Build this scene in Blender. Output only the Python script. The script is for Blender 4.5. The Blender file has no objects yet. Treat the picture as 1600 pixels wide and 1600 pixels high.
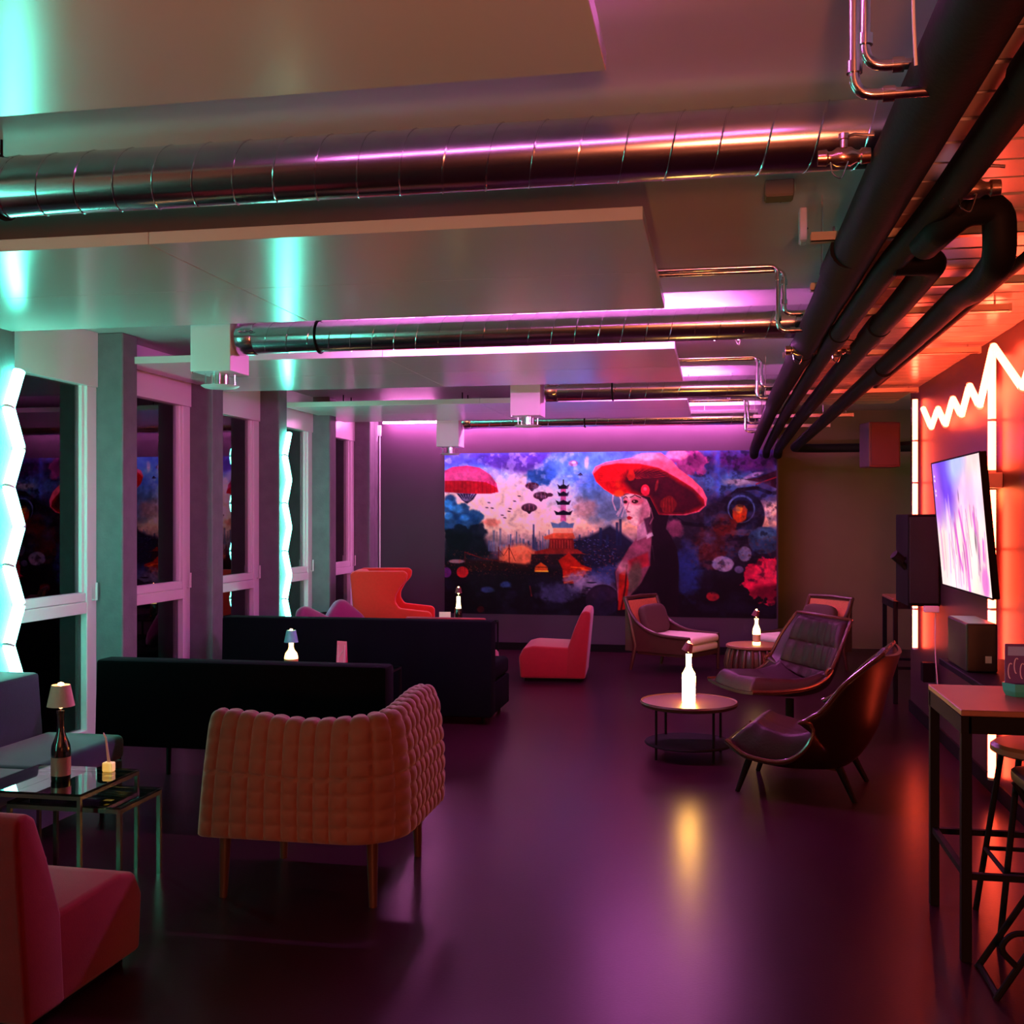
import bpy, bmesh, math, random
import numpy as np
from mathutils import Vector, Matrix
random.seed(7)
R = math.radians
S = bpy.context.scene
COL = S.collection

# ------------------------------------------------------------------ camera, world, exposure
EYE, FOC, YAW, HOR = 1.6, 1700.0, R(10.63), 808.0
cam = bpy.data.cameras.new('camera')
camera = bpy.data.objects.new('camera', cam)
COL.objects.link(camera)
cam.sensor_width = 36.0
cam.lens = FOC / 1600 * 36.0
cam.shift_y = (HOR - 800) / 1600
cam.clip_start = 0.02
camera.location = (0, 0, EYE)
camera.rotation_euler = (R(90), 0, YAW)
S.camera = camera
S.view_settings.view_transform = 'Standard'
S.view_settings.look = 'None'
S.view_settings.gamma = 1
S.view_settings.use_curve_mapping = False
S.view_settings.exposure = 0.0
world = bpy.data.worlds.new('night')
S.world = world
world.use_nodes = True
world.node_tree.nodes['Background'].inputs[0].default_value = (0.004, 0.006, 0.012, 1)
world.node_tree.nodes['Background'].inputs[1].default_value = 1.0

GREEN = (5.0, 46.0, 33.0)
RED = (36.0, 2.3, 0.9)
PINK = (320.0, 60.0, 270.0)
WARM = (1.0, 0.55, 0.2)

def lamp(name, loc, col, power, size=0.05):
    l = bpy.data.lights.new(name, 'POINT')
    l.color = col; l.energy = power; l.shadow_soft_size = size
    o = bpy.data.objects.new(name, l); COL.objects.link(o); o.location = loc
    return o

# ------------------------------------------------------------------ pixel to world
CA, SA = math.cos(YAW), math.sin(YAW)
def ray(px, py):
    c = (px - 800) / FOC
    return (CA * c - SA, CA + SA * c, (HOR - py) / FOC)
def atY(px, py, Y):
    d = ray(px, py); s = Y / d[1]
    return Vector((d[0] * s, Y, EYE + d[2] * s))
def atX(px, py, X):
    d = ray(px, py); s = X / d[0]
    return Vector((X, d[1] * s, EYE + d[2] * s))
def atZ(px, py, Z):
    d = ray(px, py); s = (Z - EYE) / d[2]
    return Vector((d[0] * s, d[1] * s, Z))

# ------------------------------------------------------------------ materials
MATS = {}
def mat(name, col, rough=0.5, metal=0.0, spec=0.5, var=0.0, vscale=6.0, bump=0.0, bscale=40.0, sheen=0.0, coat=0.0):
    if name in MATS: return MATS[name]
    m = bpy.data.materials.new(name); m.use_nodes = True
    nt = m.node_tree; b = nt.nodes['Principled BSDF']
    b.inputs['Base Color'].default_value = (*col, 1)
    b.inputs['Roughness'].default_value = rough
    b.inputs['Metallic'].default_value = metal
    b.inputs['Specular IOR Level'].default_value = spec
    if sheen: b.inputs['Sheen Weight'].default_value = sheen
    if coat:
        b.inputs['Coat Weight'].default_value = coat; b.inputs['Coat Roughness'].default_value = 0.15
    tc = nt.nodes.new('ShaderNodeTexCoord')
    if var:
        n = nt.nodes.new('ShaderNodeTexNoise'); n.inputs['Scale'].default_value = vscale; n.inputs['Detail'].default_value = 5
        nt.links.new(tc.outputs['Object'], n.inputs['Vector'])
        r = nt.nodes.new('ShaderNodeMapRange')
        r.inputs['To Min'].default_value = 1 - var; r.inputs['To Max'].default_value = 1 + var
        nt.links.new(n.outputs['Fac'], r.inputs['Value'])
        mx = nt.nodes.new('ShaderNodeMix'); mx.data_type = 'RGBA'; mx.blend_type = 'MULTIPLY'
        mx.inputs[0].default_value = 1; mx.inputs[6].default_value = (*col, 1)
        nt.links.new(r.outputs['Result'], mx.inputs[7]); nt.links.new(mx.outputs[2], b.inputs['Base Color'])
    if bump:
        n = nt.nodes.new('ShaderNodeTexNoise'); n.inputs['Scale'].default_value = bscale; n.inputs['Detail'].default_value = 4
        nt.links.new(tc.outputs['Object'], n.inputs['Vector'])
        bp = nt.nodes.new('ShaderNodeBump'); bp.inputs['Strength'].default_value = bump; bp.inputs['Distance'].default_value = 0.01
        nt.links.new(n.outputs['Fac'], bp.inputs['Height']); nt.links.new(bp.outputs['Normal'], b.inputs['Normal'])
    MATS[name] = m
    return m

def emis(name, col, strength=1.0):
    if name in MATS: return MATS[name]
    m = bpy.data.materials.new(name); m.use_nodes = True
    b = m.node_tree.nodes['Principled BSDF']
    b.inputs['Base Color'].default_value = (0.8, 0.8, 0.8, 1)
    mxc = max(col)
    b.inputs['Emission Color'].default_value = (*[c / mxc for c in col], 1)
    b.inputs['Emission Strength'].default_value = mxc * strength
    MATS[name] = m
    return m

def glass(name, tint=(0.9, 0.95, 0.95), boost=1.0, rough=0.0):
    if name in MATS: return MATS[name]
    m = bpy.data.materials.new(name); m.use_nodes = True
    nt = m.node_tree; nt.nodes.clear()
    out = nt.nodes.new('ShaderNodeOutputMaterial')
    t = nt.nodes.new('ShaderNodeBsdfTransparent'); t.inputs[0].default_value = (*tint, 1)
    g = nt.nodes.new('ShaderNodeBsdfGlossy'); g.inputs['Roughness'].default_value = rough
    f = nt.nodes.new('ShaderNodeFresnel'); f.inputs[0].default_value = 1.5
    mu = nt.nodes.new('ShaderNodeMath'); mu.operation = 'MULTIPLY'; mu.inputs[1].default_value = boost; mu.use_clamp = True
    mx = nt.nodes.new('ShaderNodeMixShader')
    nt.links.new(f.outputs[0], mu.inputs[0]); nt.links.new(mu.outputs[0], mx.inputs[0])
    nt.links.new(t.outputs[0], mx.inputs[1]); nt.links.new(g.outputs[0], mx.inputs[2])
    nt.links.new(mx.outputs[0], out.inputs[0])
    MATS[name] = m
    return m

def vcol(name, emit=0.0, rough=0.5):
    m = bpy.data.materials.new(name); m.use_nodes = True
    nt = m.node_tree; b = nt.nodes['Principled BSDF']
    a = nt.nodes.new('ShaderNodeAttribute'); a.attribute_name = 'paint'
    b.inputs['Roughness'].default_value = rough
    if emit:
        b.inputs['Base Color'].default_value = (0.01, 0.01, 0.01, 1)
        nt.links.new(a.outputs['Color'], b.inputs['Emission Color']); b.inputs['Emission Strength'].default_value = emit
    else:
        nt.links.new(a.outputs['Color'], b.inputs['Base Color']); b.inputs['Specular IOR Level'].default_value = 0.08
    return m

M_floor = mat('dark vinyl floor', (0.020, 0.005, 0.010), 0.28, 0, 0.07, 0.15, 1.5, 0.03, 90)
M_slab = mat('painted concrete', (0.55, 0.53, 0.52), 0.5, 0, 0.4, 0.08, 2.0)
M_sail = mat('white satin metal', (0.62, 0.60, 0.58), 0.2, 0, 0.6)
M_white = mat('white window paint', (0.72, 0.70, 0.72), 0.35, 0, 0.5)
M_conc = mat('grey concrete', (0.14, 0.145, 0.155), 0.75, 0, 0.3, 0.25, 9, 0.25, 50)
M_wall = mat('aubergine wall paint', (0.05, 0.028, 0.05), 0.6, 0, 0.3, 0.08, 3)
M_rwall = mat('dark red brown wall paint', (0.045, 0.017, 0.024), 0.4, 0, 0.5, 0.08, 3)
M_olive = mat('olive grey wall paint', (0.20, 0.165, 0.075), 0.8, 0, 0.2, 0.06, 4)
M_galv = mat('galvanised steel', (0.62, 0.62, 0.63), 0.2, 1, 0.5, 0.12, 14)
M_plank = mat('white lacquered lamella', (0.55, 0.5, 0.46), 0.22, 0, 0.6)
M_black = mat('black rubber insulation', (0.007, 0.006, 0.006), 0.65, 0, 0.14, 0.2, 20, 0.12, 60)
M_blkmetal = mat('black powder coated steel', (0.006, 0.005, 0.005), 0.7, 0, 0.08)
M_chrome = mat('pressed steel pipe', (0.75, 0.7, 0.7), 0.16, 1)
M_copper = mat('brass valve', (0.75, 0.5, 0.35), 0.25, 1)
M_zinc = mat('zinc channel', (0.6, 0.55, 0.42), 0.35, 0.8)
M_green = emis('green led tube', GREEN)
M_red = emis('red led tube', RED)
M_pink = emis('pink led tube', PINK)
M_pinkdim = emis('dimmed pink led tube', PINK, 0.12)
M_pinkwall = emis('pale pink led tube', (210.0, 48.0, 150.0))
M_glass = glass('window glass', (0.80, 0.86, 0.86), 1.7)
M_tglass = glass('table glass', (0.75, 0.85, 0.82), 1.6)
M_navy = mat('black blue wool', (0.002, 0.0023, 0.0042), 0.95, 0, 0.05, 0.2, 30, 0.1, 200, 0.0)
M_teal = mat('petrol blue wool', (0.006, 0.036, 0.044), 0.85, 0, 0.2, 0.2, 30, 0.15, 200, 0.3)
M_redf = mat('red wool', (0.24, 0.008, 0.014), 0.85, 0, 0.2, 0.1, 40, 0.1, 250, 0.25)
M_redw = mat('bright red felt', (0.62, 0.02, 0.012), 0.85, 0, 0.2, 0.1, 40, 0.1, 250, 0.2)
M_coral = mat('coral velvet', (0.145, 0.055, 0.034), 0.8, 0, 0.2, 0.12, 20, 0.08, 260, 0.3)
M_purple = mat('plum velvet', (0.25, 0.02, 0.12), 0.85, 0, 0.2, 0.1, 30, 0.1, 200, 0.3)
M_wood = mat('walnut wood', (0.05, 0.021, 0.012), 0.35, 0, 0.5, 0.25, 12)
M_leather = mat('oxblood leather', (0.018, 0.005, 0.007), 0.46, 0, 0.22, 0.2, 12, 0.15, 60)
M_cream = mat('cream cotton', (0.75, 0.68, 0.55), 0.85, 0, 0.2, 0.05, 30, 0.1, 200)
M_cane = mat('woven cane', (0.5, 0.16, 0.06), 0.6, 0, 0.3, 0.35, 90, 0.4, 120)
M_btl = mat('dark bottle glass', (0.008, 0.01, 0.008), 0.06, 0, 0.6, coat=1)
M_tabletop = mat('mahogany table top', (0.20, 0.08, 0.045), 0.5, 0, 0.25, 0.15, 8)
M_lens = emis('warm lamp led', (20.0, 11.0, 3.5))

# ------------------------------------------------------------------ geometry helpers
def nb(): return bmesh.new()
def box(bm, x0, x1, y0, y1, z0, z1, r=0.0, seg=2):
    m = Matrix.Translation(((x0 + x1) / 2, (y0 + y1) / 2, (z0 + z1) / 2)) @ Matrix.Diagonal((abs(x1 - x0), abs(y1 - y0), abs(z1 - z0), 1))
    g = bmesh.ops.create_cube(bm, size=1, matrix=m)
    if r > 0:
        ed = list({e for v in g['verts'] for e in v.link_edges})
        bmesh.ops.bevel(bm, geom=ed, offset=r, segments=seg, profile=0.5, affect='EDGES')
    return bm
def beam(bm, a, b, w, h=None, up=(0, 0, 1)):
    a, b = Vector(a), Vector(b); h = h or w
    d = (b - a); L = d.length; d.normalize()
    u = Vector(up)
    if abs(d.dot(u)) > 0.97: u = Vector((1, 0, 0))
    s = d.cross(u).normalized(); u = s.cross(d).normalized()
    vs = []
    for p in (a, b):
        for i, j in ((-1, -1), (1, -1), (1, 1), (-1, 1)):
            vs.append(bm.verts.new(p + s * (i * w / 2) + u * (j * h / 2)))
    for f in ((3, 2, 1, 0), (4, 5, 6, 7), (0, 1, 5, 4), (1, 2, 6, 5), (2, 3, 7, 6), (3, 0, 4, 7)):
        bm.faces.new([vs[i] for i in f])
    return bm
def smoothpts(pts, r=0.05, n=4):
    pts = [Vector(p) for p in pts]
    out = [pts[0]]
    for i in range(1, len(pts) - 1):
        a, b, c = pts[i - 1], pts[i], pts[i + 1]
        k = min(r, (b - a).length * 0.45, (c - b).length * 0.45)
        p, q = b + (a - b).normalized() * k, b + (c - b).normalized() * k
        for j in range(n + 1):
            t = j / n
            out.append(p * (1 - t) ** 2 + b * 2 * t * (1 - t) + q * t * t)
    out.append(pts[-1])
    return out
def tube(bm, pts, r, seg=10, cap=True, closed=False):
    pts = [Vector(p) for p in pts]; n = len(pts)
    rad = r if isinstance(r, (list, tuple)) else [r] * n
    d0 = (pts[1] - pts[0]).normalized()
    u = Vector((0, 0, 1)) if abs(d0.z) < 0.9 else Vector((1, 0, 0))
    rings = []
    for i, p in enumerate(pts):
        if closed: d = pts[(i + 1) % n] - pts[i - 1]
        else: d = pts[min(i + 1, n - 1)] - pts[max(i - 1, 0)]
        d.normalize()
        u = (u - d * u.dot(d))
        if u.length < 1e-5: u = d.orthogonal()
        u.normalize(); w = d.cross(u)
        rings.append([bm.verts.new(p + (u * math.cos(2 * math.pi * k / seg) + w * math.sin(2 * math.pi * k / seg)) * rad[i]) for k in range(seg)])
    m = n if closed else n - 1
    for i in range(m):
        a, b = rings[i], rings[(i + 1) % n]
        for k in range(seg):
            bm.faces.new((a[k], a[(k + 1) % seg], b[(k + 1) % seg], b[k]))
    if cap and not closed:
        bm.faces.new(rings[0][::-1]); bm.faces.new(rings[-1])
    return bm
def lathe(bm, prof, seg=24, c=(0, 0, 0)):
    rings = []
    for r, z in prof:
        if r < 1e-5: rings.append([bm.verts.new((c[0], c[1], c[2] + z))])
        else: rings.append([bm.verts.new((c[0] + r * math.cos(2 * math.pi * k / seg), c[1] + r * math.sin(2 * math.pi * k / seg), c[2] + z)) for k in range(seg)])
    for a, b in zip(rings, rings[1:]):
        for k in range(seg):
            k2 = (k + 1) % seg
            if len(a) == 1 and len(b) == 1: continue
            if len(a) == 1: bm.faces.new((a[0], b[k2], b[k]))
            elif len(b) == 1: bm.faces.new((a[k], a[k2], b[0]))
            else: bm.faces.new((a[k], a[k2], b[k2], b[k]))
    return bm
def prism(bm, poly, axis, a, b, r=0.0, seg=3):
    """poly of 2D points; axis 'y': points are (x,z); axis 'x': (y,z); axis 'z': (x,y)"""
    def P(p, t):
        if axis == 'y': return (p[0], t, p[1])
        if axis == 'x': return (t, p[0], p[1])
        return (p[0], p[1], t)
    A = [bm.verts.new(P(p, a)) for p in poly]; B = [bm.verts.new(P(p, b)) for p in poly]
    n = len(poly)
    fs = [bm.faces.new(A[::-1]), bm.faces.new(B)]
    for i in range(n): fs.append(bm.faces.new((A[i], A[(i + 1) % n], B[(i + 1) % n], B[i])))
    bmesh.ops.recalc_face_normals(bm, faces=fs)
    if r > 0:
        ed = list({e for f in fs for e in f.edges})
        bmesh.ops.bevel(bm, geom=ed, offset=r, segments=seg, profile=0.5, affect='EDGES')
    return bm
def puff(bm, c, s, e1=0.35, e2=0.35, nu=28, nv=14, M=None):
    """soft cushion: a super-ellipsoid"""
    def sp(x, e): return math.copysign(abs(x) ** e, x)
    rows = []
    M = M or Matrix.Identity(4)
    for j in range(nv + 1):
        v = -math.pi / 2 + math.pi * j / nv
        row = []
        for i in range(nu):
            u = 2 * math.pi * i / nu
            p = Vector((c[0] + s[0] / 2 * sp(math.cos(v), e1) * sp(math.cos(u), e2), c[1] + s[1] / 2 * sp(math.cos(v), e1) * sp(math.sin(u), e2), c[2] + s[2] / 2 * sp(math.sin(v), e1)))
            row.append(M @ p)
        rows.append(row)
    bot, top = bm.verts.new(rows[0][0]), bm.verts.new(rows[-1][0])
    V = [[bm.verts.new(p) for p in r] for r in rows[1:-1]]
    for a, b in zip(V, V[1:]):
        for i in range(nu): bm.faces.new((a[i], a[(i + 1) % nu], b[(i + 1) % nu], b[i]))
    for i in range(nu):
        bm.faces.new((bot, V[0][(i + 1) % nu], V[0][i])); bm.faces.new((top, V[-1][i], V[-1][(i + 1) % nu]))
    return bm
def gridsurf(bm, P):
    V = [[bm.verts.new(p) for p in row] for row in P]
    for a, b in zip(V, V[1:]):
        for i in range(len(a) - 1): bm.faces.new((a[i], a[i + 1], b[i + 1], b[i]))
    return V

def obj(name, bm, material, parent=None, smooth=35, label=None, kind=None):
    bmesh.ops.recalc_face_normals(bm, faces=bm.faces)
    me = bpy.data.meshes.new(name)
    bm.to_mesh(me); bm.free()
    me.materials.append(material)
    o = bpy.data.objects.new(name, me); COL.objects.link(o)
    if parent: o.parent = parent
    if smooth:
        me.shade_smooth()
        try: me.set_sharp_from_angle(angle=R(smooth))
        except Exception: pass
    if label: o['label'] = label
    if kind: o['kind'] = kind
    return o
def tag(o, label, cat, group=None):
    o['label'] = label; o['category'] = cat
    if group: o['group'] = group
    return o
def thing(name, label, cat, loc=(0, 0, 0), rz=0.0, group=None):
    o = bpy.data.objects.new(name, None); COL.objects.link(o)
    o.empty_display_size = 0.1
    o.location = loc; o.rotation_euler = (0, 0, R(rz))
    return tag(o, label, cat, group)
def struct(name, bm, m, parent=None, smooth=0):
    o = obj(name, bm, m, parent, smooth)
    if not parent: o['kind'] = 'structure'
    return o
def sroot(name, loc=(0, 0, 0)):
    o = bpy.data.objects.new(name, None); COL.objects.link(o); o.location = loc; o['kind'] = 'structure'
    return o
def dup(root, loc, rz, label, group=None):
    def cp(o, parent):
        c = o.copy(); COL.objects.link(c)
        if parent: c.parent = parent
        for ch in list(o.children): cp(ch, c)
        return c
    r = cp(root, None)
    r.location = loc; r.rotation_euler = (0, 0, R(rz)); r['label'] = label
    if group: r['group'] = group
    return r

# ================================================================== SETTING
XW, YB, XR = -4.30, 12.9, 1.58          # window plane, back wall, right wall
ZS, ZP, ZR = 2.90, 2.70, 2.63           # slab, ceiling sails, lamella ceiling
struct('floor', box(nb(), -4.6, 2.9, -5.2, 14.1, -0.2, 0.0), M_floor)
struct('ceiling', box(nb(), -4.6, 2.9, -5.2, 14.1, ZS, ZS + 0.2), M_slab)
struct('wall_back', box(nb(), -4.6, 0.70, YB, YB + 0.9, 0, ZS), M_wall)
struct('wall_recess', box(nb(), 0.70, 2.9, 13.8, 14.1, 0, ZS), M_olive)
struct('wall_right', box(nb(), XR, 2.9, -5.2, 9.45, 0, ZS), M_rwall)
struct('wall_alcove', box(nb(), 2.7, 2.9, 9.45, 13.8, 0, ZS), M_olive)
struct('wall_front', box(nb(), -4.6, XR, -5.2, -5.0, 0, ZS), M_wall)
struct('baseboard_back', box(nb(), -4.1, 0.70, YB - 0.015, YB, 0, 0.09), M_blkmetal)
struct('baseboard_right', box(nb(), XR - 0.015, XR, -5.0, 9.45, 0, 0.09), M_blkmetal)
# lowered ceiling of lacquered lamellas over the right-hand pipe run
low = sroot('ceiling_lowered')
struct('bulkhead', box(nb(), 0.56, 0.60, -2.0, 10.6, ZR - 0.01, ZS), M_slab, low)
pw = 0.18
bmp = box(nb(), 0.60, XR, 0.004, pw - 0.010, 0, 0.02, 0.004, 1)
pl = struct('plank', bmp, M_plank, low, 0); pl.location = (0, 1.0, ZR)
for k in range(1, 52):
    c = pl.copy(); COL.objects.link(c); c.location = (0, 1.0 + k * pw, ZR + random.uniform(-0.002, 0.002))
struct('backing', box(nb(), 0.60, XR, 1.0, 10.4, ZR + 0.024, ZR + 0.04), M_blkmetal, low)

# concrete columns and windows of the left-hand facade
COLY = [5.62 + 1.39 * k for k in range(-4, 6)]
for k, y in enumerate(COLY):
    o = obj('column', box(nb(), XW - 0.06, -4.10, y, y + 0.20, 0, ZS, 0.008, 1), M_conc, None, 0)
    o['kind'] = 'structure'
for k, y in enumerate(COLY[:-1]):
    a, b = y + 0.20, y + 1.39
    w = sroot('window_%d' % (k + 1), (XW, a, 0))
    L = b - a
    X0, X1 = -0.06, 0.0
    struct('header_panel', box(nb(), X0, X1 + 0.012, 0, L, 2.515, ZS, 0.003, 1), M_white, w)
    struct('stile', box(nb(), X0, X1, 0, 0.13, 0, 2.515, 0.004, 1), M_white, w)
    struct('stile', box(nb(), X0, X1, L - 0.12, L, 0, 2.515, 0.004, 1), M_white, w)
    struct('transom', box(nb(), X0, X1, 0.13, L - 0.12, 0.93, 1.01, 0.004, 1), M_white, w)
    struct('transom_sash', box(nb(), X0 - 0.005, X1 - 0.008, 0.13, L - 0.12, 1.013, 1.075, 0.004, 1), M_white, w)
    struct('sash', box(nb(), X0 - 0.05, X1 - 0.02, L - 0.15, L - 0.12, 1.075, 2.515, 0.003, 1), M_white, w)
    struct('sash', box(nb(), X0 - 0.05, X1 - 0.02, 0.13, 0.16, 1.075, 2.515, 0.003, 1), M_white, w)
    struct('bottom_rail', box(nb(), X0, X1, 0.13, L - 0.12, 0, 0.12, 0.004, 1), M_white, w)
    struct('pane', box(nb(), -0.052, -0.046, 0.13, L - 0.12, 1.05, 2.53), M_glass, w)
    struct('pane', box(nb(), -0.052, -0.046, 0.13, L - 0.12, 0.10, 0.95), M_glass, w)
    struct('handle', tube(nb(), [(X1, L - 0.05, 1.02), (X1 + 0.03, L - 0.05, 1.02), (X1 + 0.03, L - 0.05, 1.14)], 0.007, 8), M_white, w, 35)
struct('wall_left', box(nb(), -4.62, XW, -5.2, COLY[0], 0, ZS), M_conc)
struct('trim_1', box(nb(), -4.36, -4.10, YB - 0.13, YB, 0, ZS), M_conc)

# ================================================================== CEILING SAILS
sails = [(0.93, 2.68), (4.04, 5.79), (7.17, 8.92), (10.30, 12.05)]
slab = [('white metal ceiling panel nearest the camera, cut by the top of the photo'),
        ('white metal ceiling panel between the first and second silver ducts'),
        ('white metal ceiling panel between the second and third silver ducts'),
        ('white metal ceiling panel between the third and fourth ducts, next to the mural wall')]
XS = (-4.24, -2.25, -0.265)
def sail(y0, y1, lab):
    t = thing('ceiling_panel', lab, 'ceiling panel', ((XS[0] + XS[2]) / 2, y0, ZP), 0, 'suspended white ceiling panels')
    ox = t.location.x; ym = (y1 - y0) / 2
    for xa, xb in ((XS[0], XS[1]), (XS[1], XS[2])):
        for ya, yb in ((0, ym), (ym, y1 - y0)):
            obj('panel', box(nb(), xa - ox + 0.0015, xb - ox - 0.0015, ya + 0.001, yb - 0.001, 0, 0.05, 0.002, 1), M_sail, t, 0)
    for xx in (-3.9, -2.6, -1.9, -0.6):
        for yy in (0.75, y1 - y0 - 0.75):
            obj('hanger', tube(nb(), [(xx - ox, yy, 0.05), (xx - ox, yy, ZS - ZP)], 0.006, 6), M_blkmetal, t)
for (y0, y1), lab in zip(sails, slab): sail(y0, y1, lab)

# ================================================================== SPIRAL DUCTS
def duct(y, x0, x1, lab, z=2.735, r=0.096, clamp_x=(), collar=True, pitch=0.14):
    t = thing('spiral_duct', lab, 'duct', (x0, y, z), 0, 'silver spiral ducts')
    L = x1 - x0
    obj('pipe', tube(nb(), [(0, 0, 0), (L, 0, 0)], r, 40), M_galv, t)
    n = int(L / pitch * 20)
    h = [(i / 20 * pitch, (r + 0.0005) * math.cos(-2 * math.pi * i / 20), (r + 0.0005) * math.sin(-2 * math.pi * i / 20)) for i in range(n + 1)]
    obj('spiral_seam', tube(nb(), h, 0.0032, 5), M_galv, t)
    if collar:
        obj('collar', lathe(nb(), [(r + 0.008, 0), (r + 0.008, 0.10), (r + 0.001, 0.11)], 36), M_galv, t).rotation_euler = (0, R(90), 0)
        b = nb()
        for k in range(3): tube(b, [(0.03 + k * 0.035, -r - 0.006, 0.03), (0.05 + k * 0.035, -r - 0.02, 0.035), (0.06 + k * 0.035, -r - 0.006, 0.03)], 0.006, 6)
        obj('toggle_clip', b, M_chrome, t)
    for cx in clamp_x:
        b = tube(nb(), [(cx - x0, (r + 0.006) * math.cos(a), (r + 0.006) * math.sin(a)) for a in [2 * math.pi * k / 28 for k in range(28)]], 0.007, 6, closed=True)
        tube(b, [(cx - x0, 0, r), (cx - x0, 0, ZS - z)], 0.005, 6)
        obj('hanging_clamp', b, M_blkmetal, t)
    return t
duct(3.36, -4.25, 0.56, 'large silver spiral duct across the top, nearest the camera', clamp_x=(-2.42,), collar=False, r=0.1)
duct(6.50, -2.98, 0.56, 'silver spiral duct running from the vent box by the teal-lit window columns', clamp_x=(-2.45,))
duct(9.65, -1.50, 0.56, 'silver spiral duct running from the lilac vent box above the mural', clamp_x=(-0.9,))
duct(12.6, -2.96, 0.46, 'silver spiral duct along the mural wall, farthest of the four', clamp_x=(-1.5,), r=0.085)

def ventbox(x, y, zb, lab):
    t = thing('vent_box', lab, 'vent', (x, y, zb), 0, 'white vent boxes at the duct ends')
    obj('housing', box(nb(), -0.135, 0.135, -0.14, 0.14, 0.0, ZS - zb, 0.003, 1), M_white, t, 0)
    obj('neck', lathe(nb(), [(0.06, -0.085), (0.06, 0.0)], 28), M_chrome, t)
    obj('diffuser_disc', lathe(nb(), [(0, -0.095), (0.10, -0.092), (0.122, -0.078), (0.10, -0.085), (0.05, -0.082), (0, -0.082)], 32), M_white, t)
    for a in range(4):
        an = a * math.pi / 2 + 0.4
        obj('strut', tube(nb(), [(0.09 * math.cos(an), 0.09 * math.sin(an), -0.085), (0.09 * math.cos(an), 0.09 * math.sin(an), 0.0)], 0.004, 6), M_chrome, t)
    obj('corner_screw', lathe(nb(), [(0, -0.012), (0.008, -0.01), (0.008, 0)], 8, (-0.125, -0.13, 0)), M_chrome, t)
ventbox(-3.13, 6.52, 2.52, 'white square vent box at the end of the second duct, teal lit')
ventbox(-1.66, 9.62, 2.50, 'lilac lit square vent box in front of the mural wall, at the third duct')
ventbox(-3.10, 12.55, 2.43, 'small green lit vent box beside the top left corner of the mural')

# ================================================================== LED TUBES
def ledtube(name, lab, pts, r, m, group, cat='neon light', seg_caps=True):
    t = thing(name, lab, cat, pts[0], 0, group)
    o = Vector(pts[0])
    for a, b in zip(pts, pts[1:]):
        a, b = Vector(a) - o, Vector(b) - o
        d = (b - a).normalized()
        obj('tube', tube(nb(), [a + d * 0.006, b - d * 0.006], r, 12), m, t)
        obj('end_cap', tube(nb(), [b - d * 0.006, b + d * 0.008], r * 1.04, 12), M_white, t)
    return t
def zig(x, yc, amp, z0, z1, n):
    return [(x, yc + (amp if k % 2 == 0 else -amp), z1 + (z0 - z1) * k / n) for k in range(n + 1)]
ledtube('zigzag_light', 'turquoise zigzag light tube on the nearest concrete column, cut by the left edge', zig(-4.06, 5.75, 0.05, 0.62, 2.47, 8), 0.034, M_green, 'turquoise zigzag lights on the columns')
ledtube('zigzag_light', 'turquoise zigzag light tube on the farther column, above the black sofas', zig(-4.074, 9.93, 0.055, 0.58, 2.42, 8), 0.026, M_green, 'turquoise zigzag lights on the columns')
ledtube('zigzag_light', 'turquoise zigzag light tube on a column beside the camera, outside the photo', zig(-4.06, 1.58, 0.05, 0.62, 2.47, 8), 0.03, M_green, 'turquoise zigzag lights on the columns')
XT = XR - 0.045
def wallpt(px, py): return tuple(atX(px, py, XT - .046))
ledtube('light_tube', 'vertical red light tube on the far end of the right wall, behind the black speaker', [(XT, 8.98, z) for z in (2.53, 2.2, 1.87, 1.54, 1.21, 0.88, 0.57, 0.36)][:-1], 0.02, M_red, 'vertical red light tubes')
ledtube('light_tube', 'vertical red light tube running down the wall beside the screen and behind the bar table', [(XT, 6.56, z) for z in (2.52, 2.15, 1.86)], 0.022, M_red, 'vertical red light tubes')
ledtube('light_tube', 'lower vertical red light tube below the small junction box beside the screen', [(XT, 6.56, z) for z in (1.76, 1.42, 1.08, 0.72, 0.38, 0.12)], 0.022, M_red, 'vertical red light tubes')
zz = [(630, 850), (708, 1035), (772, 850), (845, 1010), (915, 755), (998, 920), (1075, 630), (1172, 830), (1305, 250), (1590, 660)]
zpts = [wallpt(1340 + x / 6.154, 500 + y / 6.154) for x, y in zz]
zt = ledtube('zigzag_light', 'red zigzag light tube climbing along the top of the right wall', zpts, 0.02, M_red, 'red zigzag lights')
y0 = zpts[-1][1]; pts = [zpts[-1]]
for k in range(1, 3):
    pts.append((XT - .046, y0 - 0.33 * k, 2.50 if k % 2 else 2.12))
ledtube('zigzag_light', 'red zigzag light tube going on along the wall towards the camera', pts, 0.02, M_red, 'red zigzag lights')
# pink tubes lying on the back of the ducts, washing the slab
def pink(lab, x0, x1, y, n, m=M_pink, z=ZS - 0.017):
    t = ledtube('light_tube', lab, [(x0 + (x1 - x0) * k / n, y, z) for k in range(n + 1)], 0.013, m, 'pink light tubes at the ceiling')
    for k in range(n):
        obj('hanger', tube(nb(), [((k + .5) * (x1 - x0) / n, 0, .01), ((k + .5) * (x1 - x0) / n, 0, ZS - z)], .004, 6), M_white, t)
    obj('lead', tube(nb(), smoothpts([(x1 - x0 + .008, 0, 0), (x1 - x0 + .05, .01, -.005), (x1 - x0 + .08, .03, -.05), (x1 - x0 + .10, .05, ZS - z)], .02), .004, 6), M_white, t)
pink('pink light tube hung behind the second silver duct', -2.3, 0.06, 6.80, 3, M_pink, 2.70)
pink('pink light tube hung behind the third silver duct', -1.1, 0.04, 9.97, 2, M_pink, 2.70)
pink('pink light tube along the top of the mural wall', -4.0, 0.42, 12.76, 4, M_pinkwall, 2.75)
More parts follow.
